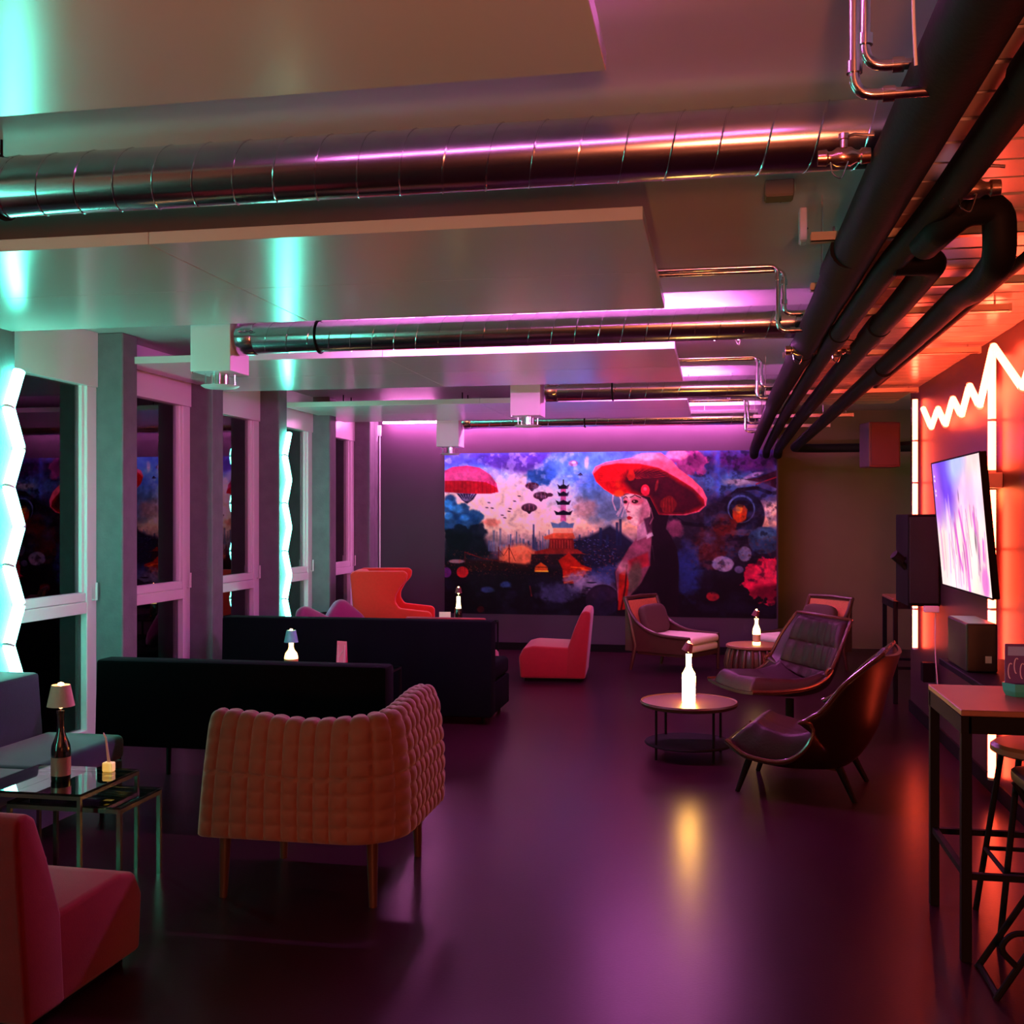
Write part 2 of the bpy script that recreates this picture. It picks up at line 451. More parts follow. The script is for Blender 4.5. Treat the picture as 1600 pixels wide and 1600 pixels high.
pink('dim pink light tube on the slab over the gap before the nearest duct', -1.5, 0.25, 2.35, 2, M_pinkdim)

# lamps behind the camera that the photograph's light implies
def pendant(x, y, z, col, lab, power):
    t = thing('pendant_lamp', lab, 'lamp', (x, y, z))
    obj('cord', tube(nb(), [(0, 0, 0.1), (0, 0, ZS - z)], 0.004, 6), M_blkmetal, t)
    obj('globe', lathe(nb(), [(0, -0.11)] + [(0.11 * math.cos(a), 0.11 * math.sin(a)) for a in [R(-75 + 15 * k) for k in range(11)]] + [(0, 0.11)], 24), emis('globe ' + lab, col, power), t)
t = thing('globe_lamp', 'amber globe lamp on a post behind the camera by the bar', 'lamp', (0.2, -1.6, 0))
obj('post', tube(nb(), [(0, 0, 0.02), (0, 0, 1.25)], .018, 12), M_blkmetal, t)
obj('foot', lathe(nb(), [(0, 0), (.16, 0), (.16, .015), (.02, .03), (0, .03)], 24), M_blkmetal, t)
obj('globe', lathe(nb(), [(0, 1.23)] + [(.16 * math.cos(a), 1.39 + .16 * math.sin(a)) for a in [R(-75 + 15 * k) for k in range(11)]] + [(0, 1.55)], 24), emis('amber globe', (540.0, 112.0, 50.0)), t)
tag(obj('light_blocker', box(nb(), -1.40, -.52, .18, .22, 0, 1.40, .01, 2), M_blkmetal, None, 0), 'added dark divider to the left of the camera, outside the photo', 'light blocker')  # unseen panel added to shade the red chair from the amber globe
pendant(2.3, 10.9, 2.3, (1.0, 0.72, 0.2), 'small warm pendant round the corner of the olive alcove', 22)

# ================================================================== PIPES UNDER THE LOWERED CEILING
def inspipe(lab, pts, r, joints=(), bend=0.14, radii=None):
    t = thing('insulated_pipe', lab, 'pipe', pts[0], 0, 'black insulated pipes')
    o = Vector(pts[0])
    P = smoothpts([Vector(p) - o for p in pts], bend, 5)
    rr = r if radii is None else [radii[0] + (radii[1] - radii[0]) * i / (len(P) - 1) for i in range(len(P))]
    obj('insulation', tube(nb(), P, rr, 20), M_black, t)
    for p, k in joints:
        p = Vector(p) - o
        obj('joint_sleeve', tube(nb(), [p - Vector((0, k / 2, 0)), p + Vector((0, k / 2, 0))], r * 1.12, 20), M_black, t)
    return t
PA = [(.485, -0.5, 2.55), (.485, 4.75, 2.555), (.47, 6.6, 2.53), (.45, 9.0, 2.50), (.42, 12.45, 2.36), (.42, 12.6, 2.30)]
inspipe('thickest black insulated pipe, leftmost of the bundle, running to the mural wall', PA, 0.064, [((.485, 2.2, 2.552), .5), ((.468, 4.2, 2.55), .40), ((.47, 6.4, 2.533), .4)], .2, (0.078, 0.05))
PB = [(.66, -0.5, 2.53), (.655, 3.35, 2.53), (.60, 4.1, 2.49), (.58, 6.0, 2.49), (.56, 9.0, 2.45), (.555, 12.45, 2.36), (.555, 12.6, 2.30)]
inspipe('black insulated pipe, second from the left, crossing the top right corner', PB, 0.045, [((.65, 2.3, 2.53), .3), ((.585, 5.6, 2.49), .3)], .1, (0.047, 0.042))
PC = [(.61, 3.97, 2.49), (.745, 3.98, 2.49), (.745, 4.6, 2.48), (.72, 7.0, 2.47), (.69, 9.5, 2.43), (.68, 12.45, 2.36), (.68, 12.6, 2.30)]
inspipe('black insulated pipe third from the left with an elbow at its near end', PC, 0.05, [((.735, 5.4, 2.478), .4)], .15)
PD = [(.655, 3.66, 2.47), (.67, 3.46, 2.47), (.72, 3.42, 2.51), (.825, 3.44, 2.52), (.835, 3.47, 2.37), (.85, 3.8, 2.36), (.91, 4.4, 2.44), (.94, 5.6, 2.46), (.90, 8.5, 2.42), (.84, 12.3, 2.36), (1.0, 12.42, 2.36), (2.2, 12.42, 2.36)]
inspipe('black insulated pipe with a hooked bend below the orange lit ceiling', PD, 0.048, [((.93, 6.6, 2.44), .4)], .12)
PE = [(1.12, 3.2, 2.56), (1.13, 8.2, 2.55)]
inspipe('slim black pipe high against the lamella ceiling', PE, 0.022)

def valve(loc, lab, axis='x', s=1.0):
    t = thing('ball_valve', lab, 'valve', loc, 0, 'brass ball valves')
    rot = (0, R(90), 0)
    def part(n, bm, m=M_copper):
        o = obj(n, bm, m, t); o.scale = (s, s, s); return o
    a = part('body', lathe(nb(), [(0, -.075), (.022, -.075), (.024, -.05), (.018, -.045), (.018, -.035), (.028, -.02), (.028, .02), (.018, .035), (.018, .045), (.024, .05), (.022, .075), (0, .075)], 20)); a.rotation_euler = rot
    part('stem', lathe(nb(), [(.011, 0), (.011, .05), (.016, .052), (.016, .068), (0, .07)], 14))
    part('handle', tube(nb(), [(0, 0, .06), (.03, -.01, .062), (.085, -.012, .055)], .005, 8), M_chrome)
    part('chain', tube(nb(), smoothpts([(-.04, -.02, -.02), (-.035, -.03, -.06), (-.01, -.03, -.075), (.01, -.02, -.02)], .03), .0025, 6), M_chrome)
valve((.335, 3.02, 2.562), 'brass ball valve below the right end of the nearest silver duct', s=.9)
valve((.70, 3.22, 2.515), 'brass ball valve at the end of the short pipe, near the lamella ceiling', s=1.0)
valve((.45, 6.05, 2.50), 'steel valve block where the second silver duct meets the pipes', s=1.1)
valve((.63, 5.9, 2.47), 'brass ball valve with a looped chain in the middle of the pipe bundle', s=.9)

# feed pipes of the ceiling panels
def feed(y, xd, lab, z0=2.53, two=True):
    t = thing('feed_pipe', lab, 'pipe', (-0.25, y, 2.85), 0, 'thin steel feed pipes')
    o = t.location
    def V(*p): return Vector(p) - o
    for k in range(2 if two else 1):
        yy = y + 0.10 * k; xx = xd - 0.0 * k + 0.035 * k
        P = smoothpts([V(-0.30, yy, 2.84), V(xx, yy, 2.84), V(xx, yy, z0 + .1 * k), V(xx + 0.16, yy, z0 + .1 * k)], .045, 6)
        obj('pipe', tube(nb(), P, .012, 12), M_chrome, t)
        b = nb()
        for q in ((xx, yy, 2.78), (xx, yy, z0 + .1 * k + .06)):
            q = V(*q); tube(b, [q - Vector((0, 0, .012)), q + Vector((0, 0, .012))], .017, 12)
        q = V(xx + .07, yy, z0 + .1 * k); tube(b, [q - Vector((.012, 0, 0)), q + Vector((.012, 0, 0))], .017, 12)
        o2 = obj('press_ring', b, M_chrome, t); o2['kind'] = 'stuff'
feed(2.42, .29, 'pair of thin steel pipes dropping beside the thickest black pipe, top right', 2.50)
feed(5.52, .30, 'pair of thin steel pipes feeding the second ceiling panel', 2.52)
feed(8.62, .31, 'thin steel pipes feeding the third ceiling panel', 2.52)
feed(11.72, .30, 'thin steel pipes feeding the panel next to the mural', 2.50)

# zinc support channels
for y, x0, x1, lab in ((4.0, .33, 1.52, 'zinc support channel just beyond the hooked bend'), (4.86, .40, 1.52, 'zinc support channel with a square end fitting, second from the camera'),
                       (5.5, .42, 1.36, 'short zinc support channel, third from the camera'), (6.86, .40, 1.53, 'zinc support channel with round end, above the red zigzag light'),
                       (8.94, .38, 1.54, 'zinc support channel above the far end of the red zigzag light'), (11.0, .36, 1.30, 'red lit support channel hanging near the far speaker'),
                       (12.2, .34, 1.20, 'farthest support channel in front of the olive wall')):
    t = thing('support_channel', lab, 'bracket', ((x0 + x1) / 2, y, ZR - 0.055), 0, 'support channels of the pipe run')
    h = (x1 - x0) / 2
    b = nb(); box(b, -h, h, -.02, .02, 0, .004); box(b, -h, h, -.02, -.017, 0, .034); box(b, -h, h, .017, .02, 0, .034)
    obj('channel', b, M_zinc, t, 0)
    top = (ZR if y < 10.4 else ZS) - t.location.z
    for xx in (-h + .08, h - .06):
        obj('threaded_rod', tube(nb(), [(xx, 0, 0), (xx, 0, top)], .005, 6), M_chrome, t)
    obj('end_cap', box(nb(), h, h + .012, -.022, .022, -.002, .036), M_zinc, t, 0)

# small things on the slab
def jbox(lab, x, y, z0, w, d, h, m, cat='junction box', name='junction_box'):
    t = thing(name, lab, cat, (x, y, z0))
    obj('casing', box(nb(), -w / 2, w / 2, -d / 2, d / 2, 0, h, .004, 1), m, t, 0)
    obj('lid', box(nb(), -w / 2 + .006, w / 2 - .006, -d / 2 + .006, d / 2 - .006, -.004, 0), m, t, 0)
    obj('cable', tube(nb(), smoothpts([(0, d / 2, h * .5), (.03, d / 2 + .06, h * .6), (.02, d / 2 + .2, ZS - z0 - .004)], .04), .004, 6), M_blkmetal, t)
jbox('grey green junction box on the slab, left of the pipe bundle', .24, 4.35, 2.84, .11, .10, .06, M_olive)
jbox('small white upright box on the slab beside the grey one', .36, 4.75, 2.76, .03, .08, .14, M_white)
t = thing('motion_sensor', 'small black sensor with a white cable on the slab, top right', 'sensor', (.34, 2.25, ZS))
obj('head', lathe(nb(), [(0, -.045), (.028, -.04), (.034, -.015), (.034, 0)], 18), M_blkmetal, t)
obj('cable', tube(nb(), smoothpts([(.03, 0, -.004), (.05, .02, -.06), (.045, .03, -.18), (.05, .05, -.3), (.06, .08, -.38)], .05), .0035, 6), M_white, t)
tag(obj('hanger_rod', tube(nb(), [(.42, 4.55, ZS), (.42, 4.55, 2.60)], .004, 6), M_chrome), 'thin threaded rod dropping from the slab beside the white box', 'rod')
tag(obj('hanger_rod', tube(nb(), [(.385, 8.9, ZS), (.385, 8.9, 2.55)], .004, 6), M_chrome), 'thin threaded rod dropping from the slab by the third duct', 'rod')

# corner conduit
t = thing('cable_conduit', 'white cable conduit with small box in the corner left of the mural', 'cable', (-4.075, YB - .02, .75))
obj('conduit', tube(nb(), [(0, 0, 0), (0, 0, 1.85)], .009, 8), M_white, t)
obj('box', box(nb(), -.045, .02, -.03, .01, 1.85, 1.98, .003, 1), M_white, t, 0)
obj('pull_cord', tube(nb(), smoothpts([(-.02, -.03, 1.85), (-.08, -.05, 1.5), (-.17, -.06, 1.46), (-.05, -.05, 1.40), (-.16, -.08, 1.36), (-.26, -.08, 1.33)], .04), .008, 6), M_white, t)

# ================================================================== MURAL
def hashn(ix, iy, s):
    n = (ix * 374761393 + iy * 668265263 + s * 974711) & 0x7fffffff
    n = ((n ^ (n >> 13)) * 1274126177) & 0x7fffffff
    return ((n ^ (n >> 16)) & 0xffff) / 65535.0
def vnoise(x, y, s):
    ix, iy = np.floor(x).astype(np.int64), np.floor(y).astype(np.int64)
    fx, fy = x - ix, y - iy
    fx, fy = fx * fx * (3 - 2 * fx), fy * fy * (3 - 2 * fy)
    a, b = hashn(ix, iy, s), hashn(ix + 1, iy, s)
    c, d = hashn(ix, iy + 1, s), hashn(ix + 1, iy + 1, s)
    return (a * (1 - fx) + b * fx) * (1 - fy) + (c * (1 - fx) + d * fx) * fy
def fbm(x, y, s, o=4):
    t, a, n = 0, .5, 0
    for k in range(o):
        t = t + a * vnoise(x * 2 ** k, y * 2 ** k, s + k); n += a; a *= .5
    return t / n
class Canvas:
    """paints with coordinates x0..x1, y0..y1 (y down) on an nx by ny grid of points"""
    def __init__(s, nx, ny, x0, x1, y0, y1):
        s.nx, s.ny = nx, ny
        s.X, s.Y = np.meshgrid(np.linspace(x0, x1, nx), np.linspace(y0, y1, ny))
        s.I = np.zeros((ny, nx, 3)); s.px = (x1 - x0) / nx
    def put(s, m, c, a=1.0):
        m = np.clip(m, 0, 1)[..., None] * a
        s.I = s.I * (1 - m) + np.array(c if isinstance(c, np.ndarray) else np.array(c)) * m
    def ell(s, cx, cy, rx, ry, soft=3.0, rot=0, wob=0, seed=1):
        x, y = s.X - cx, s.Y - cy
        c, n = math.cos(R(rot)), math.sin(R(rot))
        x, y = x * c + y * n, -x * n + y * c
        d = np.sqrt((x / rx) ** 2 + (y / ry) ** 2)
        if wob: d = d + wob * (fbm(s.X / 28, s.Y / 28, seed) - .5) * 2
        return np.clip((1 - d) * min(rx, ry) / soft + .5, 0, 1)
    def poly(s, pts, soft=2.0):
        """signed distance based polygon mask"""
        P = np.array(pts, float); n = len(P)
        best = np.full(s.X.shape, 1e9); ins = np.zeros(s.X.shape, bool)
        for i in range(n):
            ax, ay = P[i]; bx, by = P[(i + 1) % n]
            ex, ey = bx - ax, by - ay
            L = ex * ex + ey * ey + 1e-9
            t = np.clip(((s.X - ax) * ex + (s.Y - ay) * ey) / L, 0, 1)
            d = (s.X - ax - t * ex) ** 2 + (s.Y - ay - t * ey) ** 2
            best = np.minimum(best, d)
            cond = ((ay > s.Y) != (by > s.Y))
            xi = ax + (s.Y - ay) * ex / (ey if abs(ey) > 1e-9 else 1e-9)
            ins ^= cond & (s.X < xi)
        sd = np.sqrt(best) * np.where(ins, 1, -1)
        return np.clip(sd / soft + .5, 0, 1)
    def line(s, pts, w, soft=2.0):
        best = np.full(s.X.shape, 1e9)
        for (ax, ay), (bx, by) in zip(pts, pts[1:]):
            ex, ey = bx - ax, by - ay; L = ex * ex + ey * ey + 1e-9
            t = np.clip(((s.X - ax) * ex + (s.Y - ay) * ey) / L, 0, 1)
            best = np.minimum(best, (s.X - ax - t * ex) ** 2 + (s.Y - ay - t * ey) ** 2)
        return np.clip((w / 2 - np.sqrt(best)) / soft + .5, 0, 1)
def lin(c):
    c = np.array(c, float) / 255
    return np.where(c <= .04045, c / 12.92, ((c + .055) / 1.055) ** 2.4)

def paint_mural():
    C = Canvas(520, 256, 42, 1558, 45, 790)
    X, Y = C.X, C.Y
    f = fbm(X / 120, Y / 90, 3); g = fbm(X / 45, Y / 40, 9); h = fbm(X / 14, Y / 14, 17)
    def c(r, g_, b): return np.array([r, g_, b], float) / 255
    def grad(stops):
        ys = [p[0] for p in stops]
        return np.stack([np.interp(Y, ys, [p[1][k] / 255 for p in stops]) for k in range(3)], -1)
    C.I[:] = grad([(45, (95, 110, 205)), (150, (120, 150, 225)), (250, (240, 190, 190)), (380, (240, 175, 150)), (470, (130, 95, 120)), (560, (70, 40, 60)), (790, (45, 20, 45))])
    # warm bright middle of the sky, blue to the right
    C.put(C.ell(400, 270, 330, 150, 110, wob=.25, seed=2), (1.0, .80, .78), .85)
    C.put(C.ell(650, 190, 160, 130, 90, wob=.3, seed=4), (.72, .75, .95), .6)
    C.put(C.ell(700, 120, 150, 90, 70), (.40, .55, .95), .8)
    C.put(C.ell(800, 270, 120, 110, 70, wob=.3, seed=5), (.25, .38, .55), .7)
    C.put(C.ell(705, 300, 60, 40, 25, wob=.4, seed=6), (.75, .48, .42), .6)
    # dark cloud bank along the top left
    C.put(C.poly([(42, 45), (540, 45), (520, 90), (430, 140), (300, 125), (200, 90), (42, 100)], 28), (.36, .22, .55), .85)
    C.put(C.ell(110, 75, 110, 30, 20, wob=.5, seed=7), (.42, .45, .85), .7)
    C.put(C.ell(500, 155, 75, 38, 14, wob=.55, seed=8), (.16, .34, .58), .9)
    C.put(C.ell(545, 110, 35, 50, 14, wob=.55, seed=11), (.35, .48, .80), .8)
    C.put(C.ell(200, 150, 130, 35, 24, wob=.4, seed=12), (.45, .62, .92), .5)
    # right third: dusky violet sky, teal haze
    C.put(C.poly([(1200, 45), (1558, 45), (1558, 260), (1330, 330), (1180, 250)], 50), (.22, .20, .38), .95)
    C.put(C.ell(1440, 85, 170, 50, 30, wob=.3, seed=13), (.36, .12, .38), .9)
    C.put(C.ell(1340, 190, 140, 45, 30, wob=.5, seed=14), (.34, .45, .62), .8)
    C.put(C.ell(1390, 185, 70, 16, 10, wob=.5, seed=15), (.75, .62, .60), .7)
    C.put(C.ell(1300, 140, 14, 110, 12, wob=.3, seed=16), (.30, .36, .66), .7)
    C.put(C.poly([(1060, 330), (1330, 260), (1400, 400), (1558, 400), (1558, 790), (1060, 790)], 40), (.13, .08, .17), .9)
    # dark foreground base
    C.put(C.poly([(42, 540), (480, 560), (760, 590), (900, 560), (1000, 600), (1558, 620), (1558, 790), (42, 790)], 40), (.10, .035, .10), .92)
    C.put(C.ell(330, 650, 240, 60, 40, wob=.5, seed=18), (.12, .06, .15), .6)
    # blue thunder cloud on the left edge
    for (x, y, r) in ((65, 290, 40), (120, 320, 48), (70, 370, 55), (150, 370, 55), (190, 340, 38), (200, 410, 45), (110, 440, 70), (70, 260, 26)):
        C.put(C.ell(x, y, r, r * .85, 10, wob=.35, seed=x), (.13, .30, .48) if y < 380 else (.08, .10, .20), .9)
    for (x, y, r) in ((60, 278, 22), (105, 305, 24), (60, 335, 20), (140, 345, 20), (80, 300, 15)):
        C.put(C.ell(x, y, r, r * .8, 10, wob=.3, seed=y), (.32, .58, .80), .75)
    C.put(C.poly([(42, 400), (230, 430), (270, 520), (42, 560)], 24), (.06, .06, .14), .9)
    # skyline
    rs = random.Random(5)
    for k in range(60):
        x = 250 + k * 9.5 + rs.uniform(-4, 4); top = rs.uniform(395, 470) if x < 640 else rs.uniform(400, 460); w = rs.uniform(4, 10)
        col = rs.choice([(.36, .38, .52), (.48, .44, .55), (.26, .27, .42), (.60, .48, .52)])
        if 545 < x < 640: continue
        C.put(C.poly([(x, top), (x + w, top), (x + w, 500), (x, 500)], 2.5), col, .75)
    C.put(C.poly([(462, 375), (470, 375), (472, 490), (460, 490)], 2), (.22, .25, .40), .8)
    # orange glowing bay and bridge
    C.put(C.ell(390, 520, 80, 50, 22, wob=.35, seed=21), (.95, .48, .36), .9)
    C.put(C.ell(270, 365, 40, 18, 10, wob=.4, seed=22), (.85, .45, .40), .7)
    for pts, w in (([(140, 505), (230, 535), (300, 545), (330, 548)], 5), ([(300, 480), (300, 550)], 4), ([(350, 470), (352, 560)], 5), ([(140, 505), (140, 560)], 4), ([(300, 490), (325, 520), (350, 480), (380, 545)], 2.5)):
        C.put(C.line(pts, w, 2), (.45, .10, .12), .9)
    C.put(C.poly([(140, 540), (450, 560), (450, 590), (140, 590)], 10), (.22, .06, .10), .8)
    # dark town right of the pagoda
    C.put(C.poly([(640, 450), (720, 430), (820, 380), (880, 420), (940, 470), (900, 560), (800, 600), (640, 590)], 16), (.11, .10, .22), .9)
    for k in range(120):
        x, y = rs.uniform(650, 850), rs.uniform(440, 560)
        C.put(C.poly([(x, y), (x + rs.uniform(3, 12), y), (x + 6, y + 3), (x, y + 3)], 2), rs.choice([(.5, .45, .65), (.35, .28, .5), (.6, .3, .3)]), .6)
    for x, top in ((770, 390), (845, 365), (860, 350), (800, 420)):
        C.put(C.poly([(x, top), (x + 12, top), (x + 12, 470), (x, 470)], 3), (.14, .18, .33), .8)
    # pagoda
    for y, w, roof in ((205, 28, 1), (238, 28, 1), (278, 36, 1), (325, 44, 1)):
        C.put(C.poly([(604 - 12, y - 4), (604 + 12, y - 4), (604 + 13, y + 36), (604 - 13, y + 36)], 2), (.72, .30, .52), .9)
        C.put(C.poly([(604 - w, y - 14), (604 - w * .55, y - 6), (604, y - 15), (604 + w * .55, y - 6), (604 + w, y - 14), (604 + w * .75, y + 8), (604 - w * .75, y + 8)], 2.5), (.09, .05, .17))
        for q in (-6, 0, 6): C.put(C.line([(604 + q, y + 10), (604 + q, y + 32)], 2.2, 1.5), (.92, .55, .72), .7)
    C.put(C.line([(604, 172), (604, 205)], 5, 2), (.08, .05, .15))
    C.put(C.poly([(545, 365), (580, 372), (604, 358), (630, 372), (655, 368), (648, 392), (555, 392)], 4), (.42, .46, .58))
    C.put(C.poly([(558, 392), (648, 392), (650, 430), (555, 430)], 4), (.88, .55, .46), .9)
    C.put(C.poly([(510, 432), (560, 415), (650, 415), (660, 440), (520, 445)], 4), (.80, .35, .25), .95)
    C.put(C.poly([(540, 440), (650, 440), (655, 490), (535, 490)], 4), (.55, .12, .14), .95)
    for q in range(8): C.put(C.line([(548 + q * 13, 448), (548 + q * 13, 484)], 3, 2), (.9, .4, .3), .6)
    C.put(C.poly([(470, 500), (540, 484), (670, 488), (700, 510), (470, 512)], 4), (.62, .16, .14), .95)
    C.put(C.poly([(455, 512), (690, 512), (700, 560), (450, 560)], 6), (.20, .07, .13), .9)
    C.put(C.poly([(580, 540), (630, 505), (690, 560), (735, 575), (735, 590), (600, 580)], 5), (.75, .13, .07), .95)
    C.put(C.poly([(600, 580), (720, 580), (690, 620), (660, 645), (605, 648)], 6), (.72, .12, .06), .95)
    for pts, w in (([(605, 615), (690, 605)], 6), ([(610, 642), (650, 630)], 5), ([(640, 570), (700, 575)], 5), ([(690, 580), (720, 585)], 6)):
        C.put(C.line(pts, w, 3), (1.0, .42, .12), .9)
    C.put(C.poly([(472, 570), (500, 550), (530, 570), (534, 594), (470, 594)], 3), (.85, .35, .14), .95)
    C.put(C.line([(474, 590), (532, 590)], 5, 2), (1, .7, .3), .9); C.put(C.line([(472, 572), (532, 572)], 3, 2), (.25, .06, .1), .9)
    # mist and stones at the water
    C.put(C.ell(740, 640, 120, 45, 24, wob=.6, seed=31), (.62, .48, .62), .85)
    C.put(C.ell(580, 690, 90, 45, 22, wob=.6, seed=32), (.36, .30, .46), .75)
    C.put(C.ell(820, 600, 90, 40, 25, wob=.5, seed=33), (.30, .30, .52), .7)
    C.put(C.ell(785, 720, 78, 72, 4), (.20, .10, .20)); C.put(C.ell(785, 690, 60, 36, 20), (.30, .17, .30), .6)
    for x, y, w in ((735, 640, 22), (720, 665, 14), (700, 700, 10), (520, 715, 8)): C.put(C.ell(x, y, w, 4, 2), (.16, .12, .22), .9)
    C.put(C.ell(250, 680, 30, 14, 7, wob=.4, seed=34), (.28, .30, .48), .8); C.put(C.ell(335, 655, 25, 16, 8, wob=.4, seed=35), (.32, .36, .60), .8)
    C.put(C.line([(448, 660), (456, 705)], 6, 3), (.55, .16, .20), .8)
    C.put(C.ell(52, 600, 22, 24, 4), (.42, .14, .42)); C.put(C.ell(128, 598, 28, 26, 4), (.75, .14, .20))
    for q in (-10, 0, 10): C.put(C.line([(128 + q, 576), (128 + q * .8, 620)], 2, 1.5), (.5, .06, .1), .7)
    C.put(C.ell(100, 548, 38, 9, 3), (.65, .45, .50), .9); C.put(C.ell(215, 770, 18, 15, 3), (.32, .06, .12)); C.put(C.ell(1278, 695, 28, 22, 4, wob=.2), (.62, .14, .20))
    # big pink airship balloon
    C.put(C.poly([(100, 232), (200, 230), (180, 260), (150, 280), (125, 262)], 3), (.22, .14, .30))
    for q in range(6): C.put(C.line([(110 + q * 16, 228), (140 + q * 4, 268)], 2, 1.5), (.75, .6, .75), .8)
    dome = C.poly([(42, 125), (80, 108), (150, 102), (210, 112), (260, 145), (290, 185), (300, 225), (260, 234), (150, 232), (42, 225)], 3)
    C.put(dome, (.80, .25, .48))
    C.put(C.ell(150, 150, 120, 30, 30), (.92, .45, .66), .6)
    C.put(C.poly([(42, 172), (150, 172), (240, 180), (292, 205), (300, 228), (250, 234), (150, 232), (42, 226)], 3) * dome, (.72, .07, .20))
    for q in range(14): C.put(C.line([(50 + q * 19, 176), (48 + q * 19.5, 230)], 3, 2) * dome, (.50, .03, .14), .55)
    # small airships and birds
    for x, y, w, hh in ((458, 198, 32, 16), (500, 243, 36, 18), (445, 298, 37, 20)):
        C.put(C.ell(x, y, w, hh, 2.5), (.35, .16, .26)); C.put(C.poly([(x - 14, y + hh - 4), (x + 14, y + hh - 4), (x + 3, y + hh + 9), (x - 3, y + hh + 9)], 2), (.22, .10, .2))
        for q in (-.5, 0, .5): C.put(C.line([(x + q * w, y - hh * .7), (x + q * w * 1.2, y + hh * .6)], 2.2, 1.6), (.72, .42, .48), .8)
    C.put(C.ell(540, 240, 16, 9, 2), (.35, .18, .26)); C.put(C.ell(650, 96, 22, 14, 3), (.62, .45, .62)); C.put(C.ell(652, 92, 10, 6, 3), (.95, .8, .85)); C.put(C.poly([(670, 150), (684, 138), (694, 150), (682, 154)], 2), (.10, .08, .22))
    for x, y in ((255, 275), (270, 300), (245, 298), (355, 303), (350, 315), (318, 333), (330, 345), (398, 245), (376, 268)): C.put(C.ell(x, y, 8, 3.2, 2, rot=10), (.28, .18, .28), .9)
    C.put(C.ell(712, 90, 10, 26, 8, wob=.5, seed=41), (.85, .72, .85), .8)
    # pink blossom cloud right of the hat crown
    C.put(C.ell(1180, 95, 80, 60, 8, wob=.4, seed=42), (.62, .26, .46), .95); C.put(C.ell(1120, 60, 50, 24, 8, wob=.4, seed=43), (.85, .48, .58), .95)
    C.put(C.ell(1210, 90, 40, 35, 16, wob=.6, seed=44), (.42, .12, .34), .8)
    # right side: ring window with amber, rocks, pink flower, roof
    C.put(C.line([(1110, 340), (1150, 370), (1250, 380), (1300, 350), (1330, 270), (1390, 220), (1470, 212), (1530, 235)], 16, 4), (.05, .05, .12), .95)
    C.put(C.ell(1402, 335, 105, 110, 6), (.09, .08, .16)); C.put(C.ell(1405, 305, 60, 62, 4), (.42, .44, .58)); C.put(C.ell(1405, 308, 54, 56, 4), (.06, .05, .12))
    C.put(C.ell(1395, 325, 32, 42, 6, wob=.3, seed=45), (.75, .26, .05)); C.put(C.ell(1396, 305, 15, 20, 5), (1.0, .55, .10))
    C.put(C.ell(1330, 380, 50, 45, 12, wob=.5, seed=46), (.45, .12, .10), .9); C.put(C.ell(1270, 480, 80, 90, 30, wob=.4, seed=47), (.38, .13, .15), .85)
    C.put(C.ell(1420, 410, 62, 14, 5, wob=.2), (.45, .28, .30), .8); C.put(C.ell(1110, 390, 40, 45, 16, wob=.5, seed=48), (.62, .30, .42), .8)
    C.put(C.ell(1170, 580, 55, 120, 30, wob=.4, seed=52), (.20, .24, .50), .8)
    C.put(C.ell(1505, 445, 70, 60, 5, wob=.1), (.22, .28, .40)); C.put(C.ell(1520, 415, 50, 28, 16), (.38, .48, .58), .7)
    C.put(C.ell(1420, 505, 28, 34, 5, wob=.1), (.55, .46, .56)); C.put(C.ell(1325, 550, 48, 34, 5, wob=.15, seed=3), (.60, .48, .58)); C.put(C.ell(1395, 575, 20, 16, 5), (.45, .36, .50))
    C.put(C.poly([(1420, 175), (1480, 165), (1558, 135), (1558, 215), (1500, 190)], 5), (.24, .06, .16)); C.put(C.ell(1460, 155, 42, 9, 4, rot=-15, wob=.2), (.70, .55, .68), .9); C.put(C.line([(1470, 195), (1558, 165)], 5, 3), (.65, .16, .22))
    fl = C.ell(1540, 620, 120, 95, 4, wob=.35, seed=50)
    C.put(fl, (.80, .12, .32)); C.put(C.ell(1540, 590, 80, 50, 30) * fl, (.95, .25, .42), .7); C.put(C.ell(1550, 680, 100, 40, 20) * fl, (.40, .04, .18), .8)
    # the figure
    body = C.poly([(945, 385), (1000, 380), (1060, 380), (1090, 420), (1120, 480), (1130, 560), (1125, 790), (850, 790), (850, 700), (840, 590), (870, 540), (905, 480), (945, 440)], 4)
    C.put(body, (.16, .04, .12))
    C.put(C.poly([(945, 430), (1010, 400), (1005, 480), (1000, 560), (960, 640), (925, 680), (880, 740), (855, 720), (842, 590), (905, 480)], 6), (.62, .32, .42), .95)
    C.put(C.poly([(900, 540), (990, 500), (1000, 560), (900, 590)], 10), (.68, .14, .22), .85)
    C.put(C.ell(930, 610, 30, 70, 14, rot=12), (.42, .34, .30), .8); C.put(C.poly([(860, 600), (890, 580), (905, 640), (890, 760), (855, 765)], 6), (.70, .12, .08), .9)
    C.put(C.line([(895, 560), (890, 650), (870, 760)], 8, 4), (.25, .04, .06), .8); C.put(C.ell(880, 570, 30, 30, 20), (.80, .55, .60), .6)
    C.put(C.line([(1010, 470), (1020, 540)], 4, 3), (.55, .40, .45), .6); C.put(C.ell(1060, 600, 55, 150, 40), (.10, .02, .09), .7)
    C.put(C.poly([(945, 350), (1010, 340), (1008, 400), (985, 430), (940, 450), (942, 410)], 4), (.75, .52, .60))
    C.put(C.poly([(985, 420), (1010, 410), (1015, 425), (985, 440)], 3), (.88, .75, .80), .7)
    C.put(C.poly([(1010, 200), (1080, 200), (1085, 330), (1060, 400), (1010, 400), (1000, 330)], 5), (.15, .03, .10))
